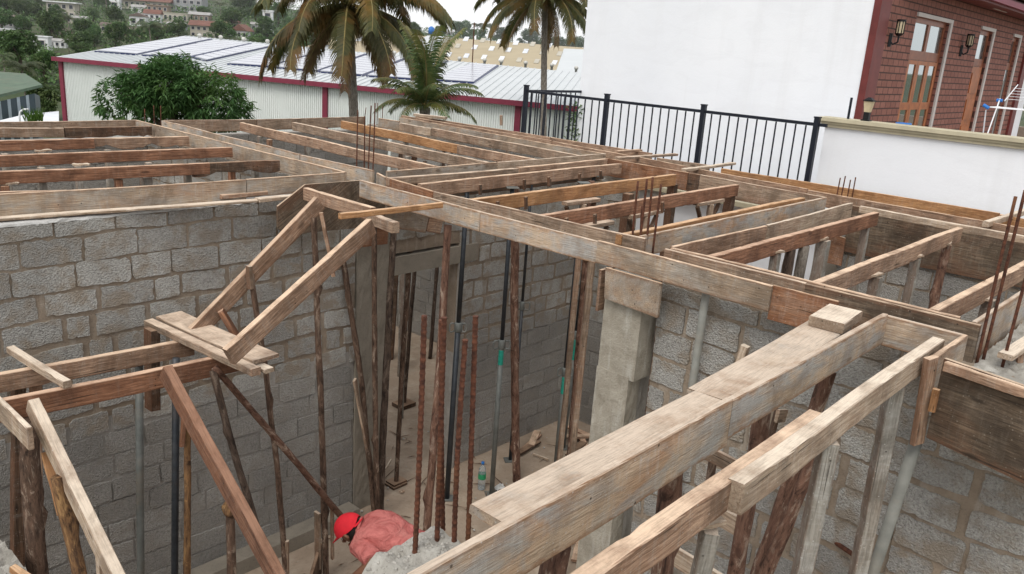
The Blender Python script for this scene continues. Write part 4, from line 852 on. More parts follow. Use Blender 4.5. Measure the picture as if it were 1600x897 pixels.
mb = MB(); mb.box((PX+.15, -4, 2.72), (19.6, YF-.051, 2.8)); struct(mb.build('terrace_floor', 'floor_concrete'))
lp = Vector((9.58, 3.37, 3.966)); KL = .68; l = root('parapet_lantern', lp, 'square lantern with a dark base and cap standing on the cream coping', 'lamp')
def frust(mb, c, z0, z1, r0, r1): mb.tube([c+Vector((0, 0, z0*.78)), c+Vector((0, 0, z1*.78))], [r0*KL, r1*KL], 4)
mb = MB(); frust(mb, lp, 0, .015, .095, .095); frust(mb, lp, .016, .12, .06, .06); mb.build('base', 'lamp_black', l)
mb = MB(); frust(mb, lp, .122, .27, .062, .092); mb.build('lamp_glass_box', 'lamp_glass', l)
mb = MB(); frust(mb, lp, .272, .29, .11, .11); frust(mb, lp, .291, .325, .09, .03); mb.build('cap', 'lamp_black', l)
mb = MB(); mb.tube([(9.58, 3.57, 3.966), (9.58, 3.57, 4.2)], .014, 10); tag(mb.build('pipe_stub', 'fence_black'), 'thin dark pipe stub standing on the coping by the house corner', 'pipe')
rk = root('drying_rack', (10.3, 2.3, 2.8), 'folding white clothes drying rack with blue joints on the terrace', 'drying rack')
bx, by, bz = 10.25, 2.25, 4.18
mb = MB()
for s in (0, .75): mb.tube([(bx-.35+s*0, by+.1-s, 2.8), (bx+.45, by+.1-s, bz+.12)], .007, 8); mb.tube([(bx+.5, by+.1-s, 2.8), (bx-.05, by+.1-s, bz)], .007, 8)
mb.build('legs', 'rack_white', rk)
mb = MB()
for k in range(7): x = bx-.05+k*.09; mb.tube([(x, by+.1, bz+.03), (x, by-.7, bz+.03)], .0025, 6)
mb.tube([(bx-.08, by+.1, bz+.03), (bx+.52, by+.1, bz+.03)], .006, 8); mb.tube([(bx-.08, by-.7, bz+.03), (bx+.52, by-.7, bz+.03)], .006, 8); mb.build('hanging_rails', 'rack_white', rk)
mb = MB()
for k in range(5): x = bx+.5+k*.08; mb.tube([(x, by+.05, bz+.12+k*.03), (x, by-.7, bz+.12+k*.03)], .0025, 6)
mb.tube([(bx+.45, by+.05, bz+.1), (bx+.9, by+.05, bz+.28)], .006, 8); mb.tube([(bx+.45, by-.7, bz+.1), (bx+.9, by-.7, bz+.28)], .006, 8); mb.build('side_wing', 'rack_white', rk)
for s in (0, .8):
    mb = MB(); mb.tube([(bx-.07, by+.1-s-.03, bz+.02), (bx-.07, by+.1-s+.03, bz+.05)], .018, 8); mb.build('joint', 'plastic_blue', rk)
    mb = MB(); mb.tube([(bx+.45, by+.1-s-.03, bz+.10), (bx+.45, by+.1-s+.03, bz+.10)], .018, 8); mb.build('joint', 'plastic_blue', rk)
q = Vector((10.0, 3.1, 2.8)); mb = MB(); mb.tube([q, q+Vector((0, 0, 1.05)), q+Vector((0, 0, 1.14))], [.13, .15, .1], 14); o = mb.build('water_drum', 'plastic_blue', None, Matrix.Translation(q), True); tag(o, 'blue plastic drum behind the coping, below the glazed door', 'drum')
mb = MB(); mb.tube([q+Vector((0, 0, 1.141)), q+Vector((0, 0, 1.165))], .085, 14); mb.build('lid', 'plastic_blue', o, Matrix.Translation(q), True)
mb = MB(); mb.box((21, -1, -.3), (21.3, 6, 3.55)); tag(mb.build('garden_wall', 'plaster_brown'), 'beige wall beyond the brick house, behind the drying rack', 'wall')

# ================================================================== FOREGROUND SMALL THINGS
bp = at(752, 764, FLOOR+.004); b = root('water_bottle', bp, 'clear plastic water bottle with a blue cap and green label on the floor', 'bottle')
def lathe(prof, c, n=20): mb = MB(); mb.tube([c+Vector((0, 0, z)) for z, r in prof], [r for z, r in prof], n); return mb
lathe([(0, .03), (.01, .042), (.06, .042), (.065, .039), (.07, .042), (.14, .042), (.2, .041), (.25, .036), (.28, .018), (.3, .014)], bp).build('bottle_body', 'bottle_plastic', b, Matrix.Translation(bp), True)
lathe([(.301, .017), (.325, .017)], bp).build('cap', 'plastic_blue', b, Matrix.Translation(bp), True)
mb = MB(); mb.tube([bp+Vector((0, 0, .13)), bp+Vector((0, 0, .19))], .0432, 20, cap=False); mb.build('label_band', 'label_green', b, Matrix.Translation(bp), True)
def litter(lab, px, py, s, mat, n=7):
    p = at(px, py, FLOOR+.015); mb = MB(); m = 6; vs = []
    for i in range(m):
        for j in range(m): vs.append(p+Vector(((i/5-.5)*s, (j/5-.5)*s*.7, .03*noise.noise(Vector((i*.9+px, j*.9, 1)))+.012*((i+j) % 2))))
    mb.add(vs, [(i*m+j, (i+1)*m+j, (i+1)*m+j+1, i*m+j+1) for i in range(m-1) for j in range(m-1)]); tag(mb.build('paper_scrap', mat), lab, 'litter')
litter('crumpled white scrap on the floor at the foot of the green banded prop', 779, 762, .12, 'paper_white')
litter('pale chip on the floor before the doorway pole', 628, 769, .05, 'timber_pale')
k = 0
for px, py, L, a, m, lab in ((829, 690, .55, .3, 'timber_red', 'red offcut on the floor at the foot of the far wall, longest of the pile'), (826, 697, .42, .1, 'timber_dark', 'dark offcut under the red one at the foot of the far wall'), (835, 683, .4, .5, 'timber_tan', 'tan offcut on top of the pile at the far wall'),
                          (908, 680, .4, -.6, 'timber_tan', 'tan offcut leaning in the corner beside the dark red pole'), (912, 690, .5, .9, 'timber_red', 'red offcut lying in the corner beside the pale column'), (900, 700, .4, .2, 'timber_dark', 'dark offcut lying in front of the corner heap'), (903, 672, .3, 1.6, 'timber_red', 'short red offcut at the back of the corner heap'),
                          (605, 727, .3, .6, 'timber_pale', 'thin pale stick on the floor left of the doorway pole'), (845, 712, .2, 1.8, 'timber_pale', 'thin pale splinter on the floor right of the thick red pole'),
                          (905, 850, .5, .5, 'timber_tan', 'tan offcut below the box beam near the column foot'), (893, 838, .45, .1, 'timber_orange', 'orange offcut below the box beam near the column foot')):
    p = at(px, py, FLOOR+.05+.012*(k % 4)); d = Vector((math.cos(a), math.sin(a), rnd.uniform(-.06, .06)))*L/2
    timber(lab, p-d, p+d, rnd.uniform(.05, .09) if 'thin' not in lab else .015, .03, m, 'timber_offcut', 'offcut', rot=.01); k += 1
# dusty rubble: uncountable crumbs on the floor
mb = MB(); rs = random.Random(4)
for _ in range(900):
    x, y = rs.uniform(2.6, 8), rs.uniform(2.2, 7.2); s = rs.choice([.006, .008, .01, .014, .02]); 
    if rs.random() > .45+.5*noise.noise(Vector((x*1.4, y*1.4, 0))): continue
    c = Vector((x, y, FLOOR+.01+s*.3)); p = [c+Vector((rs.uniform(.6, 1.2)*s*a, rs.uniform(.6, 1.2)*s*b, s*cz)) for a, b, cz in ((1, 0, 0), (0, 1, 0), (-1, 0, 0), (0, -1, 0), (.2, .1, .7))]
    mb.add(p, [(0, 1, 4), (1, 2, 4), (2, 3, 4), (3, 0, 4), (3, 2, 1, 0)])
o = mb.build('rubble', 'stone'); o['kind'] = 'stuff'
mb = MB()                                                           # splinters, bark strips and wire ends trodden into the floor
for _ in range(260):
    x, y = rs.uniform(3.6, 8), rs.uniform(2.6, 7.0); a = rs.uniform(0, 3.14); L = rs.choice([.03, .05, .08, .14]); d = Vector((math.cos(a), math.sin(a), rs.uniform(-.08, .08)))*L; p = Vector((x, y, FLOOR+.016)); n_ = Vector((-d.y, d.x, 0)).normalized()*rs.uniform(.003, .009)
    mb.add([p-d-n_, p+d-n_*.6, p+d+n_*.6, p-d+n_, p+Vector((0, 0, .008))], [(0, 1, 4), (1, 2, 4), (2, 3, 4), (3, 0, 4)])
o = mb.build('splinters', 'timber_dark'); o['kind'] = 'stuff'
# low kerb and box of the unfinished step where the worker crouches
mb = MB(); mb.box((2.55, 5.78, FLOOR), (4.55, 5.955, .02)); tag(mb.build('plinth_course', 'concrete_dark'), 'low mortar plinth along the foot of the left block wall', 'plinth')
p0 = Vector((3.55, 5.0, FLOOR)); pts = [p0, p0+Vector((.45, .1, 0)), p0+Vector((.4, .55, 0)), p0+Vector((-.05, .5, 0))]
timber('dark board standing on the floor by the diagonal pole', Vector((3.35, 4.9, .22)), Vector((3.75, 5.3, .22)), .03, .3, 'timber_dark', 'floor_board', 'board')

# ================================================================== WORKER
def skin_mesh(name, J, E, mat, parent=None, M=None, sub=2, rootv=0, smooth=True):
    me = bpy.data.meshes.new(name); vs = [Vector(j[:3]) for j in J]
    if M: Mi = M.inverted(); vs = [Mi @ v for v in vs]
    me.from_pydata([tuple(v) for v in vs], E, []); o = bpy.data.objects.new(name, me); COL.objects.link(o)
    m = o.modifiers.new('s', 'SKIN'); o.modifiers.new('u', 'SUBSURF').levels = sub; o.modifiers['u'].render_levels = sub
    sv = me.skin_vertices[0].data
    for i, j in enumerate(J): sv[i].radius = (j[3], j[4] if len(j) > 4 else j[3]); sv[i].use_root = (i == rootv)
    bpy.context.view_layer.update(); dg = bpy.context.evaluated_depsgraph_get(); nm = bpy.data.meshes.new_from_object(o.evaluated_get(dg)); o.modifiers.clear(); o.data = nm
    nm.materials.clear(); nm.materials.append(MATS[mat])
    if smooth: nm.polygons.foreach_set('use_smooth', [True]*len(nm.polygons))
    M = M or Matrix.Identity(4); WM[o.name] = M
    if parent: o.parent = parent; o.matrix_local = WM[parent.name].inverted() @ M
    else: o.matrix_local = M
    return o
def build_person():
    D = 6.25
    neck = atd(566, 829, D+.02); mid = atd(607, 843, D); low = atd(645, 858, D-.02); pel = atd(676, 880, D-.02)
    fwd = (neck-pel); fwd.z = 0; fwd.normalize(); side = Vector((fwd.y, -fwd.x, 0))           # side points to the viewer or away
    if side.dot(HEAD) > 0: side = -side                                                       # towards viewer
    up = Vector((0, 0, 1)); PM = Matrix.Translation((pel.x, pel.y, FLOOR))
    head = atd(547, 826, D+.02)
    shN, shF = neck+side*.165-fwd*.045-up*.035, neck-side*.165-fwd*.045-up*.02
    elN = atd(585, 877, D-.30); haN = elN+fwd*.19-up*.20+side*.02
    elF = shF+fwd*.03-up*.27; haF = elF+fwd*.06-up*.22+side*.06
    hipN, hipF = pel+side*.10-up*.02, pel-side*.10-up*.02
    knN, knF = hipN+fwd*.27-up*.28+side*.06, hipF+fwd*.24-up*.3-side*.06
    ftN, ftF = Vector((hipN.x, hipN.y, FLOOR+.08))+fwd*.02, Vector((hipF.x, hipF.y, FLOOR+.08))+fwd*.10
    V = []; E = []
    def add(p, r, r2=None, par=None): V.append((p.x, p.y, p.z, r, r2 or r)); E.append((par, len(V)-1)) if par is not None else None; return len(V)-1
    a = add(pel, .13, .11); b_ = add(low, .125, .105, a); c_ = add(mid, .14, .11, b_); d_ = add(neck-fwd*.06, .12, .09, c_); n_ = add(neck.lerp(head, .4), .058, .06, d_)
    hd = add(head-fwd*.0, .088, .1, n_); fc = add(head+fwd*.05-up*.08, .07, .075, hd)
    for sh, el, ha in ((shN, elN, haN), (shF, elF, haF)):
        s1 = add(sh, .062, None, d_); e1 = add(sh.lerp(el, .5), .052, None, s1); e2_ = add(el, .044, None, e1); w = add(ha.lerp(el, .12), .031, None, e2_); add(ha+ (ha-el).normalized()*.05, .036, .02, w)
    for hp, kn, ft in ((hipN, knN, ftN), (hipF, knF, ftF)):
        h1 = add(hp, .1, None, a); k1 = add(hp.lerp(kn, .5), .088, None, h1); k2 = add(kn, .064, None, k1); s_ = add(kn.lerp(ft, .45), .058, None, k2); f1 = add(ft, .042, None, s_); add(ft+fwd*.17-up*.04, .04, .03, f1)
    body = skin_mesh('person', V, E, 'skin', None, PM); tag(body, 'crouching worker in a coral shirt and red cap, bent forward over the floor', 'person')
    # fingers: separate short skinned chains rooted in the palms
    for el, ha, sg in ((elN, haN, 1), (elF, haF, -1)):
        dr = (ha-el).normalized(); ac = dr.cross(up).normalized()*sg; hand = []; hE = []
        for i, (o_, ln) in enumerate(((-.030, .062), (-.010, .074), (.010, .07), (.029, .055))):
            base = ha+dr*.06+ac*o_; k0 = len(hand)
            for t in (0, .45, .8, 1.0): p = base+dr*ln*t-up*.035*t*t; hand.append((p.x, p.y, p.z, .0092-.002*t))
            hE += [(k0, k0+1), (k0+1, k0+2), (k0+2, k0+3)]
            skin_mesh('finger', hand[k0:], [(0, 1), (1, 2), (2, 3)], 'skin', body, PM)
        th = [ha+dr*.02-ac*.035, ha+dr*.045-ac*.06-up*.01, ha+dr*.075-ac*.066-up*.025]; skin_mesh('thumb', [(p.x, p.y, p.z, .0105-.001*i) for i, p in enumerate(th)], [(0, 1), (1, 2)], 'skin', body, PM)
    # shirt
    V.clear(); E.clear()
    a = add(pel+fwd*.0, .155, .135); b_ = add(low+up*.01, .178, .155, a); c_ = add(mid+up*.012, .195, .165, b_); d_ = add(neck-fwd*.085+up*.0, .165, .13, c_); n_ = add(neck+fwd*.005+up*.004, .078, .08, d_)
    for sh, el in ((shN, elN), (shF, elF)):
        s1 = add(sh, .086, None, d_); m_ = add(sh.lerp(el, .5), .076, None, s1); q_ = add(sh.lerp(el, .80), .076, None, m_); add(sh.lerp(el, .93), .084, None, q_)
    shirt = skin_mesh('shirt', V, E, 'shirt_coral', body, PM, 3)
    for v in shirt.data.vertices:                                  # cloth folds
        q = v.co; v.co += v.normal*(.016*noise.noise(Vector((q.x*6, q.y*6, q.z*12)))+.011*(abs(noise.noise(Vector((q.x*13, q.y*9, q.z*17))))-.2)+.004*noise.noise(q*30))
    col_ = MB(); ax_ = (head-neck).normalized(); s1_ = ax_.cross(up).normalized(); s2_ = s1_.cross(ax_); cc = neck+fwd*.02+up*.012
    col_.tube([cc+(s1_*math.cos(a_)*.088+s2_*math.sin(a_)*.078) for a_ in [i*6.2832/20 for i in range(21)]], .013, 6); col_.build('collar', 'shirt_coral', shirt, PM, True)
    V.clear(); E.clear()
    a = add(pel-fwd*.01-up*.01, .15, .13)
    for hp, kn, ft in ((hipN, knN, ftN), (hipF, knF, ftF)):
        h1 = add(hp, .118, None, a); k1 = add(hp.lerp(kn, .5), .102, None, h1); k2 = add(kn, .08, None, k1); s_ = add(kn.lerp(ft, .45), .076, None, k2); add(ft+up*.04, .066, None, s_)
    skin_mesh('trousers', V, E, 'trousers_grey', body, PM)
    # head details: hair at the nape, ears, cap with rear opening strap and brim
    hx = (fwd*.72-up*.69).normalized(); hz = (fwd*.69+up*.72).normalized(); hy = hz.cross(hx)   # face looks along hx, crown along hz
    HM = Matrix((hx, hy, hz)).transposed().to_4x4(); HM.translation = head+hz*.012
    mb = MB(); n1, n2 = 24, 9; vs = []
    for j in range(n2+1):
        for i in range(n1):
            a_ = 2*math.pi*i/n1; t = (j/n2)*math.pi/2; lift = .022*math.exp(-((abs((a_-math.pi))/.5)**2))*(1-j/n2)**2      # arch cut in the back rim
            rr = math.cos(t)*(1+.0*j); vs.append((.122*rr*math.cos(a_), .102*rr*math.sin(a_), .115*math.sin(t)-.005+lift*1.5))
    fs = [(j*n1+i, j*n1+(i+1) % n1, (j+1)*n1+(i+1) % n1, (j+1)*n1+i) for j in range(n2) for i in range(n1)]
    mb.add(vs, fs); cap = mb.build('cap', 'cap_red', body, HM, True, local=True)
    mb = MB(); m = 12
    top = [(.105+.085*math.sin(math.pi*k/m)*1.0, -.095+.19*k/m, .0-.02*math.sin(math.pi*k/m)) for k in range(m+1)]; inn = [(.121*math.cos(-1.1+2.2*k/m), .1*math.sin(-1.1+2.2*k/m), .0) for k in range(m+1)]
    mb.add(top+inn+[(x, y, z-.006) for x, y, z in top+inn], [(k, k+1, m+1+k+1, m+1+k) for k in range(m)]+[(2*m+2+k, 3*m+3+k, 3*m+3+k+1, 2*m+2+k+1) for k in range(m)]+[(k, 2*m+2+k, 2*m+2+k+1, k+1) for k in range(m)])
    mb.build('brim', 'cap_red', cap, HM, True, local=True)
    mb = MB(); mb.tube([(.121*math.cos(a_)*1.0, .101*math.sin(a_), -.004) for a_ in [math.pi-.75+1.5*k/10 for k in range(11)]], .010, 6, squash=.4); mb.build('strap', 'cap_red', cap, HM, True, local=True)
    mb = MB(); vs = []
    for j in range(7):
        for i in range(20):
            a_ = 2*math.pi*i/20; t = -.75+(j/6)*2.0; vs.append((.101*math.cos(t)*math.cos(a_)-.004, .085*math.cos(t)*math.sin(a_), .09*math.sin(t)-.02))
    mb.add(vs, [(j*20+i, j*20+(i+1) % 20, (j+1)*20+(i+1) % 20, (j+1)*20+i) for j in range(6) for i in range(20) if math.cos(2*math.pi*(i+.5)/20) < .45]); mb.build('hair', 'hair_black', body, HM, True, local=True)
    for s in (-1, 1):
        mb = MB(); mb.tube([(.0, s*.093, -.055), (-.012, s*.104, -.03), (-.006, s*.106, -.01), (.008, s*.096, -.005)], [.008, .012, .012, .007], 8); mb.build('ear', 'skin', body, HM, True, local=True)
    mb = MB(); mb.tube([(.098, 0, -.035), (.118, 0, -.065), (.105, 0, -.075)], [.009, .014, .008], 8); mb.build('nose', 'skin', body, HM, True, local=True)
    for s in (-1, 1): mb = MB(); mb.tube([(.09, s*.034-.008, -.035), (.094, s*.034, -.035), (.09, s*.034+.008, -.035)], [.004, .009, .004], 8); mb.build('eye', 'paper_white', body, HM, True, local=True)
    mb = MB(); mb.tube([(.088, -.025, -.105), (.1, 0, -.107), (.088, .025, -.105)], [.004, .008, .004], 8); mb.build('mouth', 'frame_wood', body, HM, True, local=True)
build_person()
# ================================================================== WAREHOUSES
eL, eR, rL = at(84, 91, 2.2), at(918, 171, 2.2), at(290, 57, 3.5)
ru = (eR-eL).normalized(); nrm = ru.cross(rL-eL).normalized()
if nrm.z < 0: nrm = -nrm
def roofpt(px, py, off=0): return atplane(px, py, eL, nrm)+nrm*off
def ext(p, q, t): return p+(q-p)*t
w = root('warehouse', eL.lerp(eR, .5), 'long white corrugated warehouse with magenta eaves and a solar roof', 'warehouse')
eR2 = ext(eL, eR, 1.25); rR = roofpt(913, 116); rR2 = ext(rL, rR, 1.3)
mb = MB(); mb.quadbox([eL-Vector((0, 0, 0)), eR2, rR2, rL], .06); 
for i in range(1, 95):                                              # sheet laps
    f = i/95; a = eL.lerp(eR2, f); b = rL.lerp(rR2, f); mb.tube([a+nrm*.07, b+nrm*.07], .035, 4, cap=False)
mb.build('roof', 'warehouse_roof', w)
mb = MB(); nrib = 330; vs = []; L = (eR2-eL).length; wl = Vector((0, 0, 1)).cross(ru); base = eL+ru*.15-Vector((0, 0, .12))
if wl.dot(eL) < 0: wl = -wl                                         # points away from the viewer
base = base+wl*.25
step = (L-.3)/nrib
for i in range(nrib):
    for (dx, dy) in ((0, 0), (.30, 0), (.42, -.045), (.86, -.045)):
        p = base+ru*(step*(i+dx))+wl*dy; vs += [p, Vector((p.x, p.y, -3.2))]
n = len(vs)//2; mb.add(vs, [(2*i, 2*i+1, 2*i+3, 2*i+2) for i in range(n-1)]); mb.build('corrugated_wall', 'corrugated_wall', w)
gb = rL-Vector((0, 0, .1)); mb = MB(); mb.add([base, Vector((base.x, base.y, -3.2)), Vector((gb.x, gb.y, -3.2)), gb], [(0, 1, 2, 3)]); mb.build('gable_wall', 'corrugated_wall', w)
mb = MB(); a, b = eL-Vector((0, 0, .02))-wl*.05, eR2-Vector((0, 0, .02))-wl*.05; mb.tube([a, b], .155, 4); mb.build('eave_trim', 'trim_maroon', w)
for px in (99, 508, 811):
    f = (px-84)/(918-84); p = atplane(px, 150, base-wl*.1, wl); p = Vector((p.x, p.y, 0)); mb = MB(); mb.box((-.13, -.05, -3.2), (.13, .05, 2.05)); M = frame(p, p+ru); mb.build('wall_column', 'trim_maroon', w, M, local=True)
for i, (px, py) in enumerate(((312, 61), (345, 63.5), (381, 66.5), (418, 70), (577, 82), (616, 88), (718, 97), (757, 99.5), (783, 101.5), (821, 104), (862, 107.5), (900, 112))):
    p = roofpt(px, py, .05); s = (p-CAM).dot(FW)/1297*3.3; mb = MB(); mb.tube([p-Vector((0, 0, .2)), p+Vector((0, 0, s*.5)), p+Vector((0, 0, s*.55)), p+Vector((0, 0, s*1.3)), p+Vector((0, 0, s*1.9)), p+Vector((0, 0, s*2.2))], [s*.6, s*.6, s*.75, s*1.05, s*.9, s*.3], 12); mb.build('roof_ventilator', 'vent_grey', w, None, True)
arr = [('solar panel array at the left end of the warehouse roof', [(149, 83), (213, 88.5), (331, 63.5), (286, 60)]), ('solar panel array second from the left on the warehouse roof', [(222, 89.2), (296, 92.5), (393, 70.5), (338, 65)]), ('narrow solar panel array left of the bare roof strip', [(303, 93), (322, 98), (427, 74), (398, 71)]),
       ('solar panel array right of the bare roof strip', [(356, 103), (418, 107.5), (505, 82.5), (441, 77.5)]), ('solar panel array left of the tall palm trunk', [(424, 108), (494, 115), (573, 87), (511, 83)]), ('solar panel array behind the tall palm trunk', [(499, 115.5), (566, 121.5), (632, 94.5), (579, 88)]), ('solar panel array right of the tall palm trunk, behind the young palm', [(573, 122), (652, 128), (700, 98), (640, 95)]), ('solar panel array right of the young palm', [(672, 128), (740, 133), (778, 105), (738, 102)])]
for lab, q in arr:
    P = [roofpt(*c, .08) for c in q]; e = root('solar_array', P[0], lab, 'solar panels', 'solar arrays on the warehouse roof')
    mb = MB(); mb.quadbox(P, .04); mb.build('array_base', 'warehouse_roof', e)
    mb = MB(); mb.tube([P[0], P[1], P[2]], .075, 4); mb.build('array_frame', 'solar_edge', e)
    nr = 9
    for k in range(nr):
        t0, t1 = .02+.97*k/nr, .02+.97*(k+.86)/nr; s0, s1 = .0, .985
        def bl(s, t): return P[0].lerp(P[1], s).lerp(P[3].lerp(P[2], s), t)+nrm*.05
        mb = MB(); mb.quadbox([bl(s0, t0), bl(s1, t0), bl(s1, t1), bl(s0, t1)], .03); mb.build('panel_row', 'solar_cell', e)
w2 = root('warehouse', atd(800, 90, 75), 'second warehouse with a beige roof and rows of skylights beyond the first', 'warehouse')
A, B_, C2, D2 = atd(430, 92, 62), atd(960, 128, 50), atd(960, 79, 70), atd(540, 44, 92)
n2 = (B_-A).cross(D2-A).normalized(); n2 = n2 if n2.z > 0 else -n2
def r2(px, py, off=0): return atplane(px, py, A, n2)+n2*off
Cc, Dd = r2(960, 79), r2(545, 48)
mb = MB(); mb.quadbox([A, B_, Cc, Dd], .05); mb.build('roof', 'beige_roof', w2)
for q in ([(668, 56.5), (709, 59), (676, 80), (650, 100), (600, 96)], [(881, 77), (925, 79), (925, 118), (869, 112)]): mb = MB(); mb.quadbox([r2(*c, .06) for c in q], .03); mb.build('pale_roof_sheet', 'warehouse_roof', w2)
rows = [((727, 62), 26, 6), ((714, 73), 26.5, 7), ((700, 86.5), 27.5, 8)]
for (x, y), dx, k in rows:
    for i in range(k):
        if 876 < x+dx*i or (835 < x+dx*i < 0): continue
        px, py = x+dx*i, y+dx*i*.078; 
        if py > 104: continue
        P = [r2(*c, .06) for c in ((px-4, py+3.2), (px+3.5, py+3.6), (px+6.5, py-2.6), (px-.5, py-3))]; mb = MB(); mb.quadbox(P, .05); mb.build('skylight', 'sheet_white' if (px > 0 and int(px) % 3) else 'plaster_cream', w2)
for px, py in ((560, 62), (588, 78), (508, 75), (530, 62)): P = [r2(*c, .06) for c in ((px-5, py+3.2), (px+3.5, py+3.8), (px+6.5, py-2.6), (px-.5, py-3))]; mb = MB(); mb.quadbox(P, .05); mb.build('skylight', 'sheet_white' if (px > 0 and int(px) % 3) else 'plaster_cream', w2)
mb = MB(); p = roofpt(738, 98); mb.tube([p, p+Vector((0, 0, 2.4))], .04, 6); tag(mb.build('mast', 'rust_bar'), 'thin rusty mast on the warehouse ridge', 'mast')

# green roofed shed at the left edge
sd = root('shed', atd(20, 160, 24), 'shed with a green roof and striped dark walls at the left edge', 'shed')
P = [atd(-60, 167, 22), atd(67, 136, 26), atd(40, 118, 34), atd(-60, 110, 33)]
mb = MB(); mb.quadbox(P, .08); mb.build('roof', 'shed_green', sd)
a, b = atd(-60, 172, 22.4), atd(54, 146, 25.8); z0 = -3
for k in range(22):
    p, q = a.lerp(b, k/22), a.lerp(b, (k+.99)/22); mb = MB(); mb.add([p, (p.x, p.y, z0), (q.x, q.y, z0), q], [(0, 1, 2, 3)]); mb.build('wall_sheet', 'shed_pale' if k % 3 == 1 else 'shed_dark', sd)
c2 = atd(62, 150, 33); mb = MB(); mb.add([b, (b.x, b.y, z0), (c2.x, c2.y, z0), c2], [(0, 1, 2, 3)]); mb.build('end_wall', 'shed_dark', sd)
mb = MB(); mb.quadbox([atd(-20, 197, 16), atd(92, 193, 20), atd(92, 176, 27), atd(40, 181, 25)], .05); o = mb.build('low_roof', 'sheet_white'); tag(o, 'low white sheet roof between the shed and the warehouse', 'roof')
p = atd(31, 190, 17); mb = MB(); mb.tube([p-Vector((0, 0, .4)), p+Vector((0, 0, .1)), p+Vector((.02, -.02, .2)), p+SIDE*.1+Vector((0, 0, .25)), p+SIDE*.2+Vector((0, 0, .26))], .02, 8); tag(mb.build('vent_pipe', 'rack_white', None, None, True), 'small bent pale vent pipe above the far left board', 'pipe')

# ================================================================== VEGETATION
def leaf(mb, p, d, L, W, up=Vector((0, 0, 1)), fold=.25):
    d = d.normalized(); s = d.cross(up); s = s.normalized() if s.length > .05 else d.orthogonal().normalized(); n = s.cross(d)
    mb.add([p, p+d*L*.45+s*W/2+n*W*fold, p+d*L-n*L*.08, p+d*L*.45-s*W/2+n*W*fold], [(0, 1, 2), (0, 2, 3)])
def crown_mesh(seed, R_, Rz, nclump, perclump, leafL, leafW, mat, droop=.6, lobes=7, name='crown'):
    rs = random.Random(seed); mb = MB(); C = Vector((0, 0, 0)); lb = []
    for i in range(lobes):
        a = 6.283*i/lobes+rs.uniform(-.5, .5); r_ = rs.uniform(.3, .74); lb.append((Vector((math.cos(a)*R_*r_, math.sin(a)*R_*r_, rs.uniform(-.45, .5)*Rz)), rs.uniform(.26, .56)))
    lb.append((Vector((0, 0, .35*Rz)), .55))
    for _ in range(nclump):
        c, s = rs.choice(lb); v = Vector((rs.gauss(0, 1), rs.gauss(0, 1), rs.gauss(.15, 1))).normalized(); rad = s*rs.uniform(.72, 1.06)
        p = c+Vector((v.x*R_*rad, v.y*R_*rad, v.z*Rz*rad*1.05))
        for _k in range(perclump):
            a = rs.uniform(0, 6.283); d = Vector((math.cos(a), math.sin(a), rs.uniform(-droop-.5, .5-droop*.3)))+v*.7
            leaf(mb, p+Vector((rs.uniform(-1, 1), rs.uniform(-1, 1), rs.uniform(-1, 1)))*leafL*.35, d, leafL*rs.uniform(.7, 1.2), leafW*rs.uniform(.8, 1.2))
    return mb, lb
def limbs(mb, lb, base, r0, seed):
    rs = random.Random(seed)
    for c, s in lb:
        m = base.lerp(c, .5)+Vector((rs.uniform(-.1, .1), rs.uniform(-.1, .1), .0))*c.length; mb.tube([base, m, c+Vector((0, 0, .1*c.length))], [r0*.55, r0*.35, r0*.12], 6, cap=False)
# mango-like tree in front of the warehouse
cm, lb = crown_mesh(3, 1.12, .86, 1250, 11, .15, .034, 'leaf_mango', .75, 9); C = atd(272, 160, 15); gz = hillz(C.x, C.y)
t = root('tree', (C.x, C.y, gz), 'dense dark green leafy tree rising in front of the white warehouse wall', 'tree'); M = Matrix.Translation(C)
cm.build('crown', 'leaf_mango', t, M, local=True)
mb = MB(); b0 = Vector((0, 0, gz-C.z)); mb.tube([b0, b0.lerp(Vector((0, 0, -.6)), .6)+Vector((.08, .03, 0)), Vector((0, 0, -.55))], [.16, .12, .1], 10); limbs(mb, lb, Vector((0, 0, -.6)), .13, 2); mb.build('trunk', 'tree_bark', t, M, True, local=True)
rs = random.Random(12)
for px, py in ((187, 108), (216, 97), (289, 82), (361, 112), (296, 84)):
    sp = MB(); p0 = atd(px+(12 if px < 250 else 0), py+16, 15); p1 = atd(px, py, 15); sp.tube([p0, p0.lerp(p1, .5)+Vector((.02, 0, .02)), p1], .006, 5)
    for k in range(12): leaf(sp, p0.lerp(p1, rs.uniform(.5, 1)), Vector((rs.uniform(-1, 1), rs.uniform(-1, 1), rs.uniform(-.6, .3))), .14, .03)
    sp.build('shoot', 'leaf_mango', t, M)

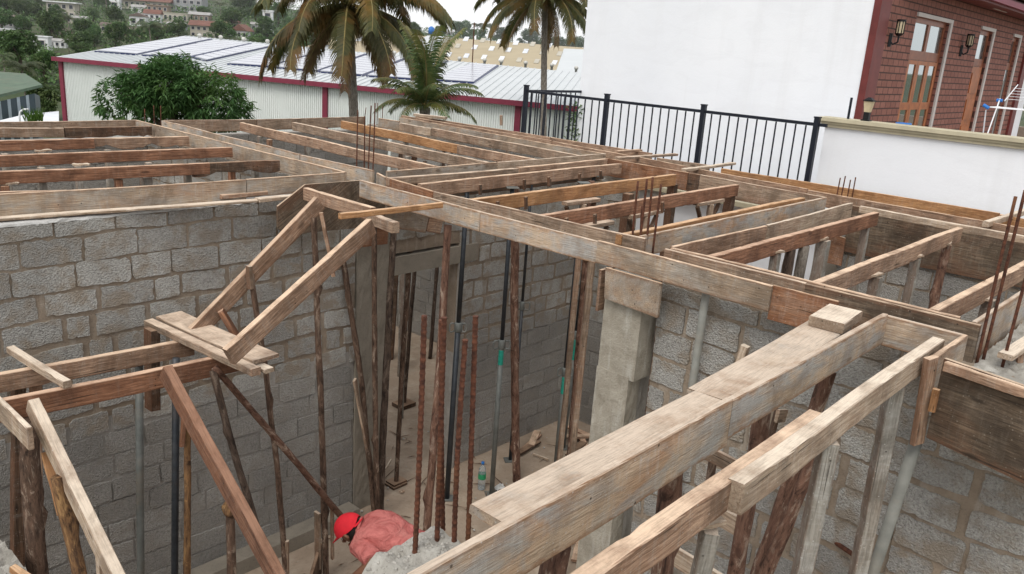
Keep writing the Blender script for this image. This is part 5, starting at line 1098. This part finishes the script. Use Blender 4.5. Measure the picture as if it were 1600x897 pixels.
def frond(seed, L, curve, leafL, nleaf, mat, hang=.55, spread=1.0):
    """one palm frond: arching rachis with two ranks of hanging leaflets; local +X outwards"""
    rs = random.Random(seed); mb = MB(); pts = []; n = 14; ang = curve[0]; p = Vector((0, 0, 0)); tang = []
    for i in range(n+1):
        t = i/n; a = curve[0]+(curve[1]-curve[0])*t**1.25; pts.append(p.copy()); d = Vector((math.cos(a), .05*math.sin(t*3+seed), math.sin(a))); tang.append(d); p = p+d*L/n
    mb.tube(pts, [.028*L/3*(1-.85*i/n)+.004 for i in range(n+1)], 6, mi=1)
    for i in range(nleaf):
        t = .1+.9*i/nleaf; f = t*n; k = min(int(f), n-1); q = pts[k].lerp(pts[k+1], f-k); tg = tang[k]
        for s in (-1, 1):
            ln = leafL*(1-.55*t**2.2)*(.45+.55*min(1, t*4))*rs.uniform(.82, 1.12); out = Vector((0, s*spread, 0)); h = hang*rs.uniform(.6, 1.35)
            d1 = (tg*.55+out-Vector((0, 0, h*.4))).normalized(); d2 = (tg*.5+out*.7-Vector((0, 0, h*1.5))).normalized(); d3 = (tg*.3+out*.35-Vector((0, 0, h*2.2))).normalized()
            a0 = q; a1 = a0+d1*ln*.35; a2 = a1+d2*ln*.35; a3 = a2+d3*ln*.34; w_ = leafL*.028+.006; wv = tg.cross(d2).normalized()*0+tg*w_
            mb.add([a0-wv*.5, a0+wv*.5, a1+wv, a1-wv, a2+wv*.8, a2-wv*.8, a3], [(0, 1, 2, 3), (3, 2, 4, 5), (5, 4, 6)], 0)
    return mb
def palm(label, base, crown, r, specs, group, droopskirt=0, coconuts=0, seed=0, trunk_top=1.0):
    base, crown = Vector(base), Vector(crown); t = root('palm_tree', base, label, 'palm', group); rs = random.Random(seed)
    mb = MB(); n = 60; pts = []; rr = []
    for i in range(n+1): f = i/n; pts.append(base.lerp(crown, f)+Vector((.12*math.sin(f*3.1), .08*math.sin(f*2.2), 0))*(1-f)*1.2); rr.append(r*(1.25-.35*f)*(1.04 if i % 2 else .97))
    mb.tube(pts, rr, 12); mb.build('trunk', 'palm_trunk_bark', t, Matrix.Translation(base), True)
    made = {}
    for (key, az, pit, rollv, sc) in specs:
        L, curve, lL, nl, mat, hang = FR[key]
        M = Matrix.Translation(crown) @ Matrix.Rotation(az, 4, 'Z') @ Matrix.Rotation(-pit, 4, 'Y') @ Matrix.Rotation(rollv, 4, 'X') @ Matrix.Scale(sc, 4)
        if key not in FM:
            o = frond(hash(key) % 97 if False else len(FM)+3, L, curve, lL, nl, mat, hang).build('frond', None, t, M, False, [mat, 'rachis'], local=True); FM[key] = o
        else:
            o = FM[key].copy(); o.name = 'frond'; COL.objects.link(o); o.parent = t; o.matrix_local = WM[t.name].inverted() @ M
    if coconuts:
        for k in range(coconuts):
            a = rs.uniform(0, 6.28); p = crown+Vector((math.cos(a)*.25, math.sin(a)*.25, -.25-rs.random()*.2)); mb = MB(); mb.tube([p+Vector((0, 0, .13)), p+Vector((0, 0, .08)), p, p-Vector((0, 0, .08)), p-Vector((0, 0, .13))], [.02, .09, .12, .09, .02], 10); mb.build('coconut', 'bark_orange', t, None, True)
    return t
FR = {'up': (3.5, (R(58), R(-25)), .8, 95, 'frond_old', .45), 'mid': (3.6, (R(30), R(-68)), .85, 100, 'frond_old', .6), 'low': (3.5, (R(-5), R(-84)), .85, 95, 'frond_old', .75), 'dry': (2.8, (R(-40), R(-88)), .65, 70, 'frond_dry', .8),
      'yup': (2.5, (R(80), R(35)), .5, 58, 'frond_green', .3), 'ymid': (2.1, (R(52), R(-25)), .5, 50, 'frond_green', .35), 'ylow': (1.9, (R(25), R(-55)), .48, 46, 'frond_green', .45)}
FM = {}
def ring(key, n, pit=0, jit=.2, sc=1, ph=0, seed=0):
    rs = random.Random(seed+n); return [(key, 6.283*k/n+ph+rs.uniform(-jit, jit), pit+rs.uniform(-.12, .12), rs.uniform(-.25, .25), sc*rs.uniform(.9, 1.1)) for k in range(n)]
cA = atd(545, 8, 24); bA = atd(566, 200, 24); bA = Vector((bA.x, bA.y, hillz(bA.x, bA.y)))
palm('tall coconut palm with a full drooping crown, left of the young palm', bA, cA, .135, ring('up', 7, 0, seed=1)+ring('mid', 9, 0, .25, 1.0, .3, 2)+ring('low', 10, 0, .25, 1, .1, 3)+ring('dry', 4, 0, .5, 1, .7, 4), 'tall coconut palms', coconuts=6, seed=1)
cB = atd(852, -12, 31); bB = atd(860, 205, 31); bB = Vector((bB.x, bB.y, hillz(bB.x, bB.y)))
palm('tall coconut palm with a slim trunk beside the white house wall', bB, cB, .115, ring('up', 6, 0, .2, .9, .5, 5)+ring('mid', 8, 0, .25, .88, 0, 6)+ring('low', 8, 0, .25, .9, .3, 7)+ring('dry', 3, 0, .5, .9, .2, 8), 'tall coconut palms', coconuts=5, seed=2)
cY = atd(664, 168, 17); palm('young palm with upright arching green fronds between the two tall palms', Vector((cY.x, cY.y, hillz(cY.x, cY.y))), cY, .12, ring('yup', 6, .05, .3, .75, .2, 9)+ring('ymid', 8, 0, .3, .6, .5, 10)+ring('ylow', 7, 0, .3, .58, .1, 11), 'young palms', seed=3)
# small green shoot plants at the left
pl = MB(); p = atd(54, 196, 14); rs = random.Random(5)
for k in range(60): leaf(pl, p+Vector((rs.uniform(-.12, .12), rs.uniform(-.12, .12), 0)), Vector((rs.uniform(-.35, .35), rs.uniform(-.35, .35), 1)), rs.uniform(.15, .36), .025)
tag(pl.build('grass_tuft', 'leaf_lime'), 'bright green tuft of blades above the far left board', 'plant')
pl = MB(); p = atd(897, 200, 13.0); rs = random.Random(6)
for k in range(120): leaf(pl, p+Vector((rs.uniform(-.1, .1), rs.uniform(-.1, .1), rs.uniform(-.3, .35))), Vector((rs.uniform(-1, 1), rs.uniform(-1, 1), rs.uniform(-.3, 1))), .09, .04)
tag(pl.build('shrub', 'leaf_far'), 'small shrub in the corner behind the return fence', 'plant')

# shared tree kinds of the hillside
def kind_tree(seed, mat, R_=1.0, Rz=.8, n=420, per=6, L=.16, W=.09, h=1.0):
    cm, lb = crown_mesh(seed, R_, Rz, n, per, L, W, mat, .4, 6); o = root('tree', (0, 0, 0), 'x x x x', 'tree'); M = Matrix.Translation((0, 0, h))
    cm.build('crown', mat, o, M, local=True)
    mb = MB(); mb.tube([(0, 0, -h-.3), (.04, 0, -.5), (0, 0, -.1)], [.11, .08, .06], 7); limbs(mb, lb, Vector((0, 0, -.4)), .08, seed); mb.build('trunk', 'tree_bark', o, M, True, local=True); return o
def kind_palm(seed):
    o = root('palm_tree', (0, 0, 0), 'x x x x', 'palm'); mb = MB(); rs = random.Random(seed); M = Matrix.Identity(4)
    for k in range(15):
        f = frond(seed+k, 1.0, (rs.uniform(.1, 1.1), rs.uniform(-1.3, -.5)), .3, 22, 'frond_far', .5); az = Matrix.Rotation(6.283*k/15+rs.uniform(-.2, .2), 4, 'Z'); mb.add([az @ v + Vector((0, 0, 1.9)) for v in f.v], f.f, 0)
    mb.build('crown', 'frond_far', o, M, local=True); mb = MB(); mb.tube([(0, 0, -.4), (.06, 0, .9), (0, 0, 1.9)], [.06, .045, .035], 7); mb.build('trunk', 'palm_trunk_bark', o, M, True, local=True); return o
KT = [kind_tree(21, 'leaf_far'), kind_tree(22, 'leaf_far', 1.0, .95, 460), kind_tree(23, 'leaf_far', 1.0, .65, 400), kind_tree(24, 'leaf_lime', 1.0, .8, 420)]; KP = [kind_palm(31), kind_palm(47)]
used = {}
def put_tree(px, base, top, kind, label, group='trees on the far hillside'):
    p, d = onhill(px, base); H = max(1.2, (base-top)*d/F); src = KP[kind-10] if kind >= 10 else KT[kind]; s = H/(2.45 if kind >= 10 else 1.85)
    M = Matrix.Translation(p) @ Matrix.Rotation(rnd.uniform(0, 6.28), 4, 'Z') @ Matrix.Scale(s, 4)
    if src.name not in used: used[src.name] = 1; src.matrix_local = M; WM[src.name] = M; src['label'] = label; src['group'] = group; return src
    return copy_thing(src, M, label, group)
TT = [(33, 116, 50, 1, 'dark round-crowned tree above the green shed roof'), (72, 130, 82, 1, 'dark tree between the shed and the warehouse corner'), (42, 185, 92, 10, 'old palm with drooping fronds behind the green shed'), (70, 185, 128, 0, 'bushy tree at the foot of the warehouse corner'), (10, 128, 80, 11, 'palm half cut by the left edge above the shed'),
      (38, 52, 28, 0, 'pale green tree right of the grey house at the left edge'), (12, 24, -8, 2, 'tree in the top left corner'), (30, 30, 2, 1, 'tree left of the cream two storey house'), (56, 30, 6, 0, 'light green tree beside the cream two storey house'), (92, 62, 20, 10, 'palm in front of the cream two storey house'), (108, 56, 22, 11, 'smaller palm right of the first hillside palm'), (74, 50, 28, 0, 'tree left of the hillside palms'),
      (130, 62, 32, 1, 'broad tree left of the brown roofs'), (150, 66, 42, 0, 'tree below the broad one, left of the brown roofs'), (146, 34, 14, 0, 'tree above the brown roofs'), (125, 26, -4, 10, 'palm on the skyline above the brown roofs'), (181, 42, 12, 1, 'dark round tree in front of the long red-roofed building'), (160, 16, -8, 2, 'tree left of the long red-roofed building'), (108, 84, 60, 11, 'low palm above the warehouse gable'), (128, 78, 56, 10, 'palm above the left roof slope of the warehouse'), (78, 62, 44, 0, 'tree above the white low house'),
      (148, 72, 56, 0, 'low bush above the left roof slope'), (186, 60, 44, 11, 'thin palm among the brown roofs'), (205, 66, 48, 0, 'bush right of the brown roofs'), (222, 64, 42, 1, 'dark bush at the ridge end of the warehouse'), (240, 58, 36, 0, 'small tree left of the red balcony house'), (280, 62, 32, 0, 'olive tree left of the red balcony house'), (262, 58, 38, 2, 'tree below the unfinished brown block'), (353, 62, 37, 3, 'bright lime green tree right of the red balcony house'),
      (318, 26, 8, 2, 'tree right of the tall grey block'), (345, 30, 2, 10, 'palm on the skyline right of the grey block'), (352, 36, 14, 11, 'palm with yellow fronds below the skyline palm'), (366, 36, 16, 0, 'tree above the red gabled roofs'), (376, 24, -8, 1, 'dark tree on the skyline above the red gabled roofs'), (388, 26, -6, 1, 'dark tree left of the tall palm crown'), (400, 36, 8, 2, 'tree above the white tower house'), (412, 22, -8, 10, 'palm on the skyline beside the tall palm crown'),
      (423, 48, 14, 11, 'palm left of the tall palm crown'), (405, 62, 44, 0, 'bush below the white tower house'), (390, 60, 46, 10, 'low palm right of the red gabled roofs'), (418, 60, 44, 2, 'bush behind the hanging fronds'), (435, 40, 6, 1, 'tree behind the tall palm crown'), (455, 60, 30, 0, 'low tree behind the tall palm crown')]
for px, b_, t_, k, lab in TT: put_tree(px, b_+2, t_, k, lab)
R2 = [(700, 56, 29, 10, 'skyline palm right of the tall palm crown'), (712, 54, 34, 1, 'skyline tree behind the small white house'), (726, 56, 33, 0, 'skyline tree above the small white house'), (745, 58, 32, 10, 'thin skyline palm right of the small white house'), (757, 60, 32, 11, 'second thin skyline palm'), (768, 62, 35, 11, 'broad skyline palm in the gap between the palms'), (752, 62, 44, 0, 'low bush in the gap between the palms'), (726, 62, 50, 0, 'low bush below the small white house'), (785, 64, 40, 1, 'dark skyline tree left of the slim palm'), (800, 66, 38, 10, 'skyline palm left of the slim palm'), (826, 68, 40, 1, 'tree behind the slim palm crown'), (840, 70, 52, 0, 'bush behind the slim palm trunk'), (872, 72, 50, 1, 'tree right of the slim palm trunk'), (890, 74, 50, 0, 'tree beside the white house edge, behind the warehouse'), (905, 74, 46, 2, 'tree hidden partly by the white house edge'), (690, 56, 40, 0, 'bush beside the blue tank house'), (812, 66, 54, 0, 'low bush left of the slim palm trunk'), (860, 72, 56, 0, 'low bush right behind the slim palm trunk'), (776, 62, 48, 2, 'low tree behind the second warehouse ridge'), (738, 58, 46, 1, 'small dark tree right of the small white house')]
for px, b_, t_, k, lab in R2: put_tree(px, b_+4, t_, k, lab, 'trees on the far skyline')
rs = random.Random(99); nn = 0
while nn < 60:
    d = rs.uniform(82, 205); k = rs.uniform(-.70, -.12); p = HEAD*d+SIDE*d*k; p.z = hillz(p.x, p.y); src = KT[rs.choice([0, 1, 2, 0, 1])] if rs.random() < .8 else KP[rs.choice([0, 1])]; nn += 1
    palmy = src in KP; s = rs.uniform(1.5, 2.3) if palmy else rs.uniform(1.1, 2.2)
    copy_thing(src, Matrix.Translation(p) @ Matrix.Rotation(rs.uniform(0, 6.28), 4, 'Z') @ Matrix.Scale(s, 4), 'small palm growing between the houses of the far hillside' if palmy else 'leafy tree growing between the houses of the far hillside', 'trees on the far hillside')
# fill: low scrub covering the slope as one mass
sb = MB(); rs = random.Random(77)
for _ in range(2600):
    d = rs.uniform(75, 215); k = rs.uniform(-.72, .16); p = HEAD*d+SIDE*d*k; z = hillz(p.x, p.y); s = rs.uniform(.5, 1.3)
    for _k in range(20): leaf(sb, Vector((p.x, p.y, z+.2))+Vector((rs.uniform(-1, 1), rs.uniform(-1, 1), rs.uniform(0, .9)))*s, Vector((rs.uniform(-1, 1), rs.uniform(-1, 1), rs.uniform(-.2, 1))), s*.42, s*.26)
o = sb.build('scrub', 'leaf_far'); o['kind'] = 'stuff'
p = Vector((24, 8, -.3)); M = Matrix.Translation(p) @ Matrix.Scale(2.2, 4); copy_thing(KT[1], M, 'tree beyond the right end of the brick house', 'trees behind the brick house')

# ================================================================== HILLSIDE HOUSES
def house(label, x0, x1, ytop, ybase, wall, roof, rooftype='flat', rows=1, cols=4, yaw=.15, roofh=.28, win='window_dark', over=.06, name='hillside_house', cat='house', group='houses on the far hillside', dep=None):
    px = (x0+x1)/2
    if dep: q = atd(px, ybase, dep); p, d = q, dep
    else: p, d = onhill(px, ybase)
    W = (x1-x0)*d/F; H = (ybase-ytop)*d/F; D = W*.7; face = -HEAD; az = math.atan2(SIDE.y, SIDE.x)+yaw
    M = Matrix.Translation(p) @ Matrix.Rotation(az, 4, 'Z'); e = bpy.data.objects.new(name, None); COL.objects.link(e); e.matrix_local = M; WM[e.name] = M; tag(e, label, cat, group)
    hw = H*(1-roofh) if rooftype != 'flat' else H*.93
    mb = MB(); mb.box((-W/2, 0, -3), (W/2, D, hw)); mb.build('wall', wall, e, M, local=True)
    ov = W*over; mb = MB()
    if rooftype == 'flat': mb.box((-W/2-ov, -ov, hw+.003), (W/2+ov, D+ov, H))
    elif rooftype == 'gable': mb.add([(-W/2-ov, -ov, hw), (W/2+ov, -ov, hw), (W/2+ov, D*.5, H), (-W/2-ov, D*.5, H), (-W/2-ov, D+ov, hw), (W/2+ov, D+ov, hw)], [(0, 1, 2, 3), (3, 2, 5, 4), (0, 3, 4), (1, 5, 2), (0, 4, 5, 1)])
    elif rooftype == 'cross': mb.add([(-W/2-ov, -ov, hw), (W/2+ov, -ov, hw), (W/2+ov, D, hw), (-W/2-ov, D, hw), (0, -ov, H), (0, D, H)], [(0, 4, 5, 3), (4, 1, 2, 5), (0, 1, 4), (3, 5, 2), (0, 3, 2, 1)])
    else: mb.add([(-W/2-ov, -ov, hw), (W/2+ov, -ov, hw), (W/2+ov, D, H), (-W/2-ov, D, H), (-W/2-ov, D, hw), (W/2+ov, D, hw)], [(0, 1, 2, 3), (0, 3, 4), (1, 5, 2), (2, 5, 4, 3), (0, 4, 5, 1)])
    mb.build('roof', roof, e, M, local=True)
    for r_ in range(rows):
        z0 = hw*(r_+.32)/rows; z1 = hw*(r_+.78)/rows
        for c in range(cols):
            xa = -W/2+W*(c+.25)/cols; xb = -W/2+W*(c+.75)/cols; mb = MB(); mb.box((xa, -.05, z0), (xb, -.004, z1)); f = mb.build('window', win, e, M, local=True)
            t = (xb-xa)*.1; mb = MB()
            for bx_ in ((xa-t, xa, z0-t, z1+t), (xb, xb+t, z0-t, z1+t), (xa, xb, z0-t, z0), (xa, xb, z1, z1+t)): mb.box((bx_[0], -.07, bx_[2]), (bx_[1], -.003, bx_[3]))
            mb.build('frame', 'white_trim', f, M, local=True)
    return e
house('cream two storey house with a broad flat white roof', 76, 116, 4, 30, 'plaster_cream', 'plaster_white', 'flat', 2, 4, .25, over=.1)
house('grey house with brown roof at the left edge', -6, 22, 25, 47, 'plaster_grey', 'roof_brown', 'gable', 1, 3)
house('low white building at the left edge of the hillside', -8, 16, 47, 62, 'plaster_white', 'plaster_white', 'flat', 1, 1)
house('white house wall behind the dark round tree', 54, 76, 59, 84, 'plaster_white', 'plaster_white', 'flat', 1, 1)
house('white shed with red markings right of the white house wall', 78, 102, 62, 76, 'plaster_white', 'roof_grey', 'gable', 1, 3)
house('pale roofed low house among the palms', 103, 132, 26, 38, 'plaster_cream', 'roof_grey', 'gable', 1, 3)
house('white block at the left end of the long red-roofed building', 172, 187, -14, 16, 'plaster_white', 'plaster_white', 'flat', 2, 1)
house('long building with red-brown roof and a band of windows', 187, 262, -8, 16, 'plaster_cream', 'roof_rust', 'gable', 1, 9, .1, .45)
house('tall grey apartment block on the skyline', 264, 315, -22, 19, 'plaster_grey', 'plaster_grey', 'flat', 4, 5, .1, over=.0)
house('white gabled house below the long building, upper one', 206, 231, 8, 22, 'plaster_white', 'roof_grey', 'gable', 1, 2)
house('white gabled house below the long building, lower one', 203, 228, 21, 41, 'plaster_white', 'roof_brown', 'cross', 1, 2)
house('rust-roofed house with balconies right of the white gables', 226, 250, 16, 40, 'plaster_white', 'roof_rust', 'gable', 2, 3)
house('unfinished brown block on the hillside', 231, 262, 9, 30, 'plaster_brown', 'plaster_brown', 'flat', 2, 4)
house('cream flat house beside the blue tank', 256, 292, 21, 36, 'plaster_cream', 'plaster_cream', 'flat', 1, 5, over=.02)
house('grey stacked house right of the blue tank', 296, 326, 20, 36, 'plaster_brown', 'roof_grey', 'gable', 1, 4)
house('house with a long rust-red roof and a windowed balcony', 299, 350, 34, 60, 'plaster_cream', 'roof_rust', 'gable', 2, 6, .2, .3)
house('red gabled roof right of the lime green tree', 345, 372, 33, 46, 'plaster_cream', 'roof_rust', 'gable', 1, 3)
house('house with rust and white roof edges right of the lime green tree', 360, 388, 40, 62, 'plaster_white', 'roof_rust', 'cross', 1, 3, -.3, .45)
house('brown roofed house left of the brown roof cluster', 158, 186, 36, 52, 'plaster_cream', 'roof_brown', 'gable', 1, 3)
house('brown roofed house right in the brown roof cluster', 188, 220, 42, 58, 'plaster_brown', 'roof_brown', 'gable', 1, 3)
house('small house with grey-brown roof above the warehouse gable', 236, 262, 40, 56, 'plaster_cream', 'roof_brown', 'gable', 1, 3)
house('white tower house left of the tall palm crown', 411, 426, 18, 52, 'plaster_white', 'plaster_white', 'flat', 3, 1)
house('low grey house left of the white tower house', 392, 410, 36, 50, 'plaster_grey', 'roof_grey', 'gable', 1, 2)
house('brown roofed house behind the first hillside palm', 86, 108, 46, 60, 'plaster_brown', 'roof_brown', 'gable', 1, 2)
house('grey roofed house above the olive tree', 262, 290, 36, 48, 'plaster_grey', 'roof_grey', 'gable', 1, 3)
G2 = 'houses on the far skyline'
house('small flat white house on the right skyline', 709, 740, 47, 54, 'plaster_white', 'plaster_white', 'flat', 1, 2, 0, group=G2)
house('white stair tower on the small flat skyline house', 730, 740, 40, 54, 'plaster_white', 'plaster_white', 'flat', 2, 1, 0, group=G2)
house('grey roofed shed left of the small white skyline house', 684, 707, 48, 57, 'plaster_grey', 'roof_grey', 'gable', 1, 2, 0, group=G2)
house('pale gabled house behind the slim palm, left part', 830, 850, 50, 62, 'plaster_white', 'roof_rust', 'cross', 1, 2, .2, group=G2)
house('low white house behind the slim palm, right part', 818, 842, 58, 66, 'plaster_white', 'roof_grey', 'gable', 1, 3, 0, group=G2)
for lab, px, py, s in (('blue water tank on the cream flat house', 289, 27, 3.2), ('blue water tank on the right skyline, beside the drooping palm crown', 674, 48, 4.6)):
    p = atd(px, py, 150 if px < 400 else 120); k = s*p.length/F; mb = MB(); mb.tube([p-Vector((0, 0, k)), p+Vector((0, 0, k*.8)), p+Vector((0, 0, k*1.2)), p+Vector((0, 0, k*1.35))], [k, k, k*.5, k*.3], 14); o = mb.build('water_tank', 'tank_blue', None, Matrix.Translation(p), True); tag(o, lab, 'water tank')
    mb = MB()
    for dx in (-.7, .7):
        for dy in (-.7, .7): mb.tube([p+Vector((dx*k, dy*k, -k*1.02)), p+Vector((dx*k, dy*k, -k*4))], k*.1, 5)
    mb.build('stand', 'steel_grey', o, Matrix.Translation(p))

# thin damp haze lying over the hillside
hz = NT('haze_air'); hz.t.nodes.remove(hz.b); vsn = hz.n('ShaderNodeVolumeScatter'); vsn.inputs['Density'].default_value = .0008; vsn.inputs['Color'].default_value = (.93, .96, 1, 1); hz.l(vsn.outputs[0], hz.out.inputs['Volume']); MATS['haze_air'] = hz.m
mb = MB(); q = [HEAD*72-SIDE*140, HEAD*72+SIDE*75, HEAD*240+SIDE*75, HEAD*240-SIDE*260]; mb.add([(p.x, p.y, -5) for p in q]+[(p.x, p.y, 32) for p in q], [(0, 3, 2, 1), (4, 5, 6, 7), (0, 1, 5, 4), (1, 2, 6, 5), (2, 3, 7, 6), (3, 0, 4, 7)]); o = mb.build('haze', 'haze_air'); o['kind'] = 'stuff'
# ================================================================== LIGHT, SKY, CAMERA
wd = bpy.data.worlds.new('World'); scene.world = wd; wd.use_nodes = True; nt = wd.node_tree; bg = nt.nodes['Background']
sky = nt.nodes.new('ShaderNodeTexSky'); sky.sky_type = 'NISHITA'; sky.sun_disc = False; SE, SA = R(52), R(200)      # azimuth measured from +X, counter-clockwise
sky.sun_elevation = SE; sky.sun_rotation = R(90)-SA; sky.air_density = 1.0; sky.dust_density = 4.5; sky.ozone_density = 1
hs = nt.nodes.new('ShaderNodeHueSaturation'); hs.inputs['Saturation'].default_value = .12; nt.links.new(sky.outputs[0], hs.inputs['Color']); ov = nt.nodes.new('ShaderNodeMix'); ov.data_type = 'RGBA'; ov.inputs[0].default_value = .72; nt.links.new(hs.outputs[0], ov.inputs[6]); tcw = nt.nodes.new('ShaderNodeTexCoord'); sxw = nt.nodes.new('ShaderNodeSeparateXYZ'); nt.links.new(tcw.outputs['Generated'], sxw.inputs[0]); rw_ = nt.nodes.new('ShaderNodeValToRGB'); nt.links.new(sxw.outputs[2], rw_.inputs[0])
rw_.color_ramp.elements[0].position = .1; rw_.color_ramp.elements[0].color = (.98, .99, 1, 1); rw_.color_ramp.elements[1].position = .42; rw_.color_ramp.elements[1].color = (.84, .855, .88, 1)
gv = nt.nodes.new('ShaderNodeVectorMath'); gv.operation = 'SCALE'; gv.inputs['Scale'].default_value = CLOUD; nt.links.new(rw_.outputs[0], gv.inputs[0]); nt.links.new(gv.outputs[0], ov.inputs[7]); nt.links.new(ov.outputs[2], bg.inputs[0]); bg.inputs[1].default_value = SKY
sl = bpy.data.lights.new('sun', 'SUN'); sl.energy = SUN; sl.angle = R(22); sl.color = (1, .95, .87); so = bpy.data.objects.new('sun', sl); COL.objects.link(so)
sd_ = Vector((math.cos(SA)*math.cos(SE), math.sin(SA)*math.cos(SE), math.sin(SE))); so.rotation_euler = sd_.to_track_quat('Z', 'Y').to_euler(); so.location = (0, 0, 30)
cam = bpy.data.cameras.new('camera'); co = bpy.data.objects.new('camera', cam); COL.objects.link(co); scene.camera = co
cam.sensor_width = 36; cam.lens = F/1600*36; cam.clip_start = .05; cam.clip_end = 4000
Mc = Matrix((RT, UP, -FW)).transposed().to_4x4(); Mc.translation = CAM; co.matrix_world = Mc
vs_ = scene.view_settings; vs_.view_transform = 'Standard'; vs_.look = 'None'; vs_.exposure = 0; vs_.gamma = 1
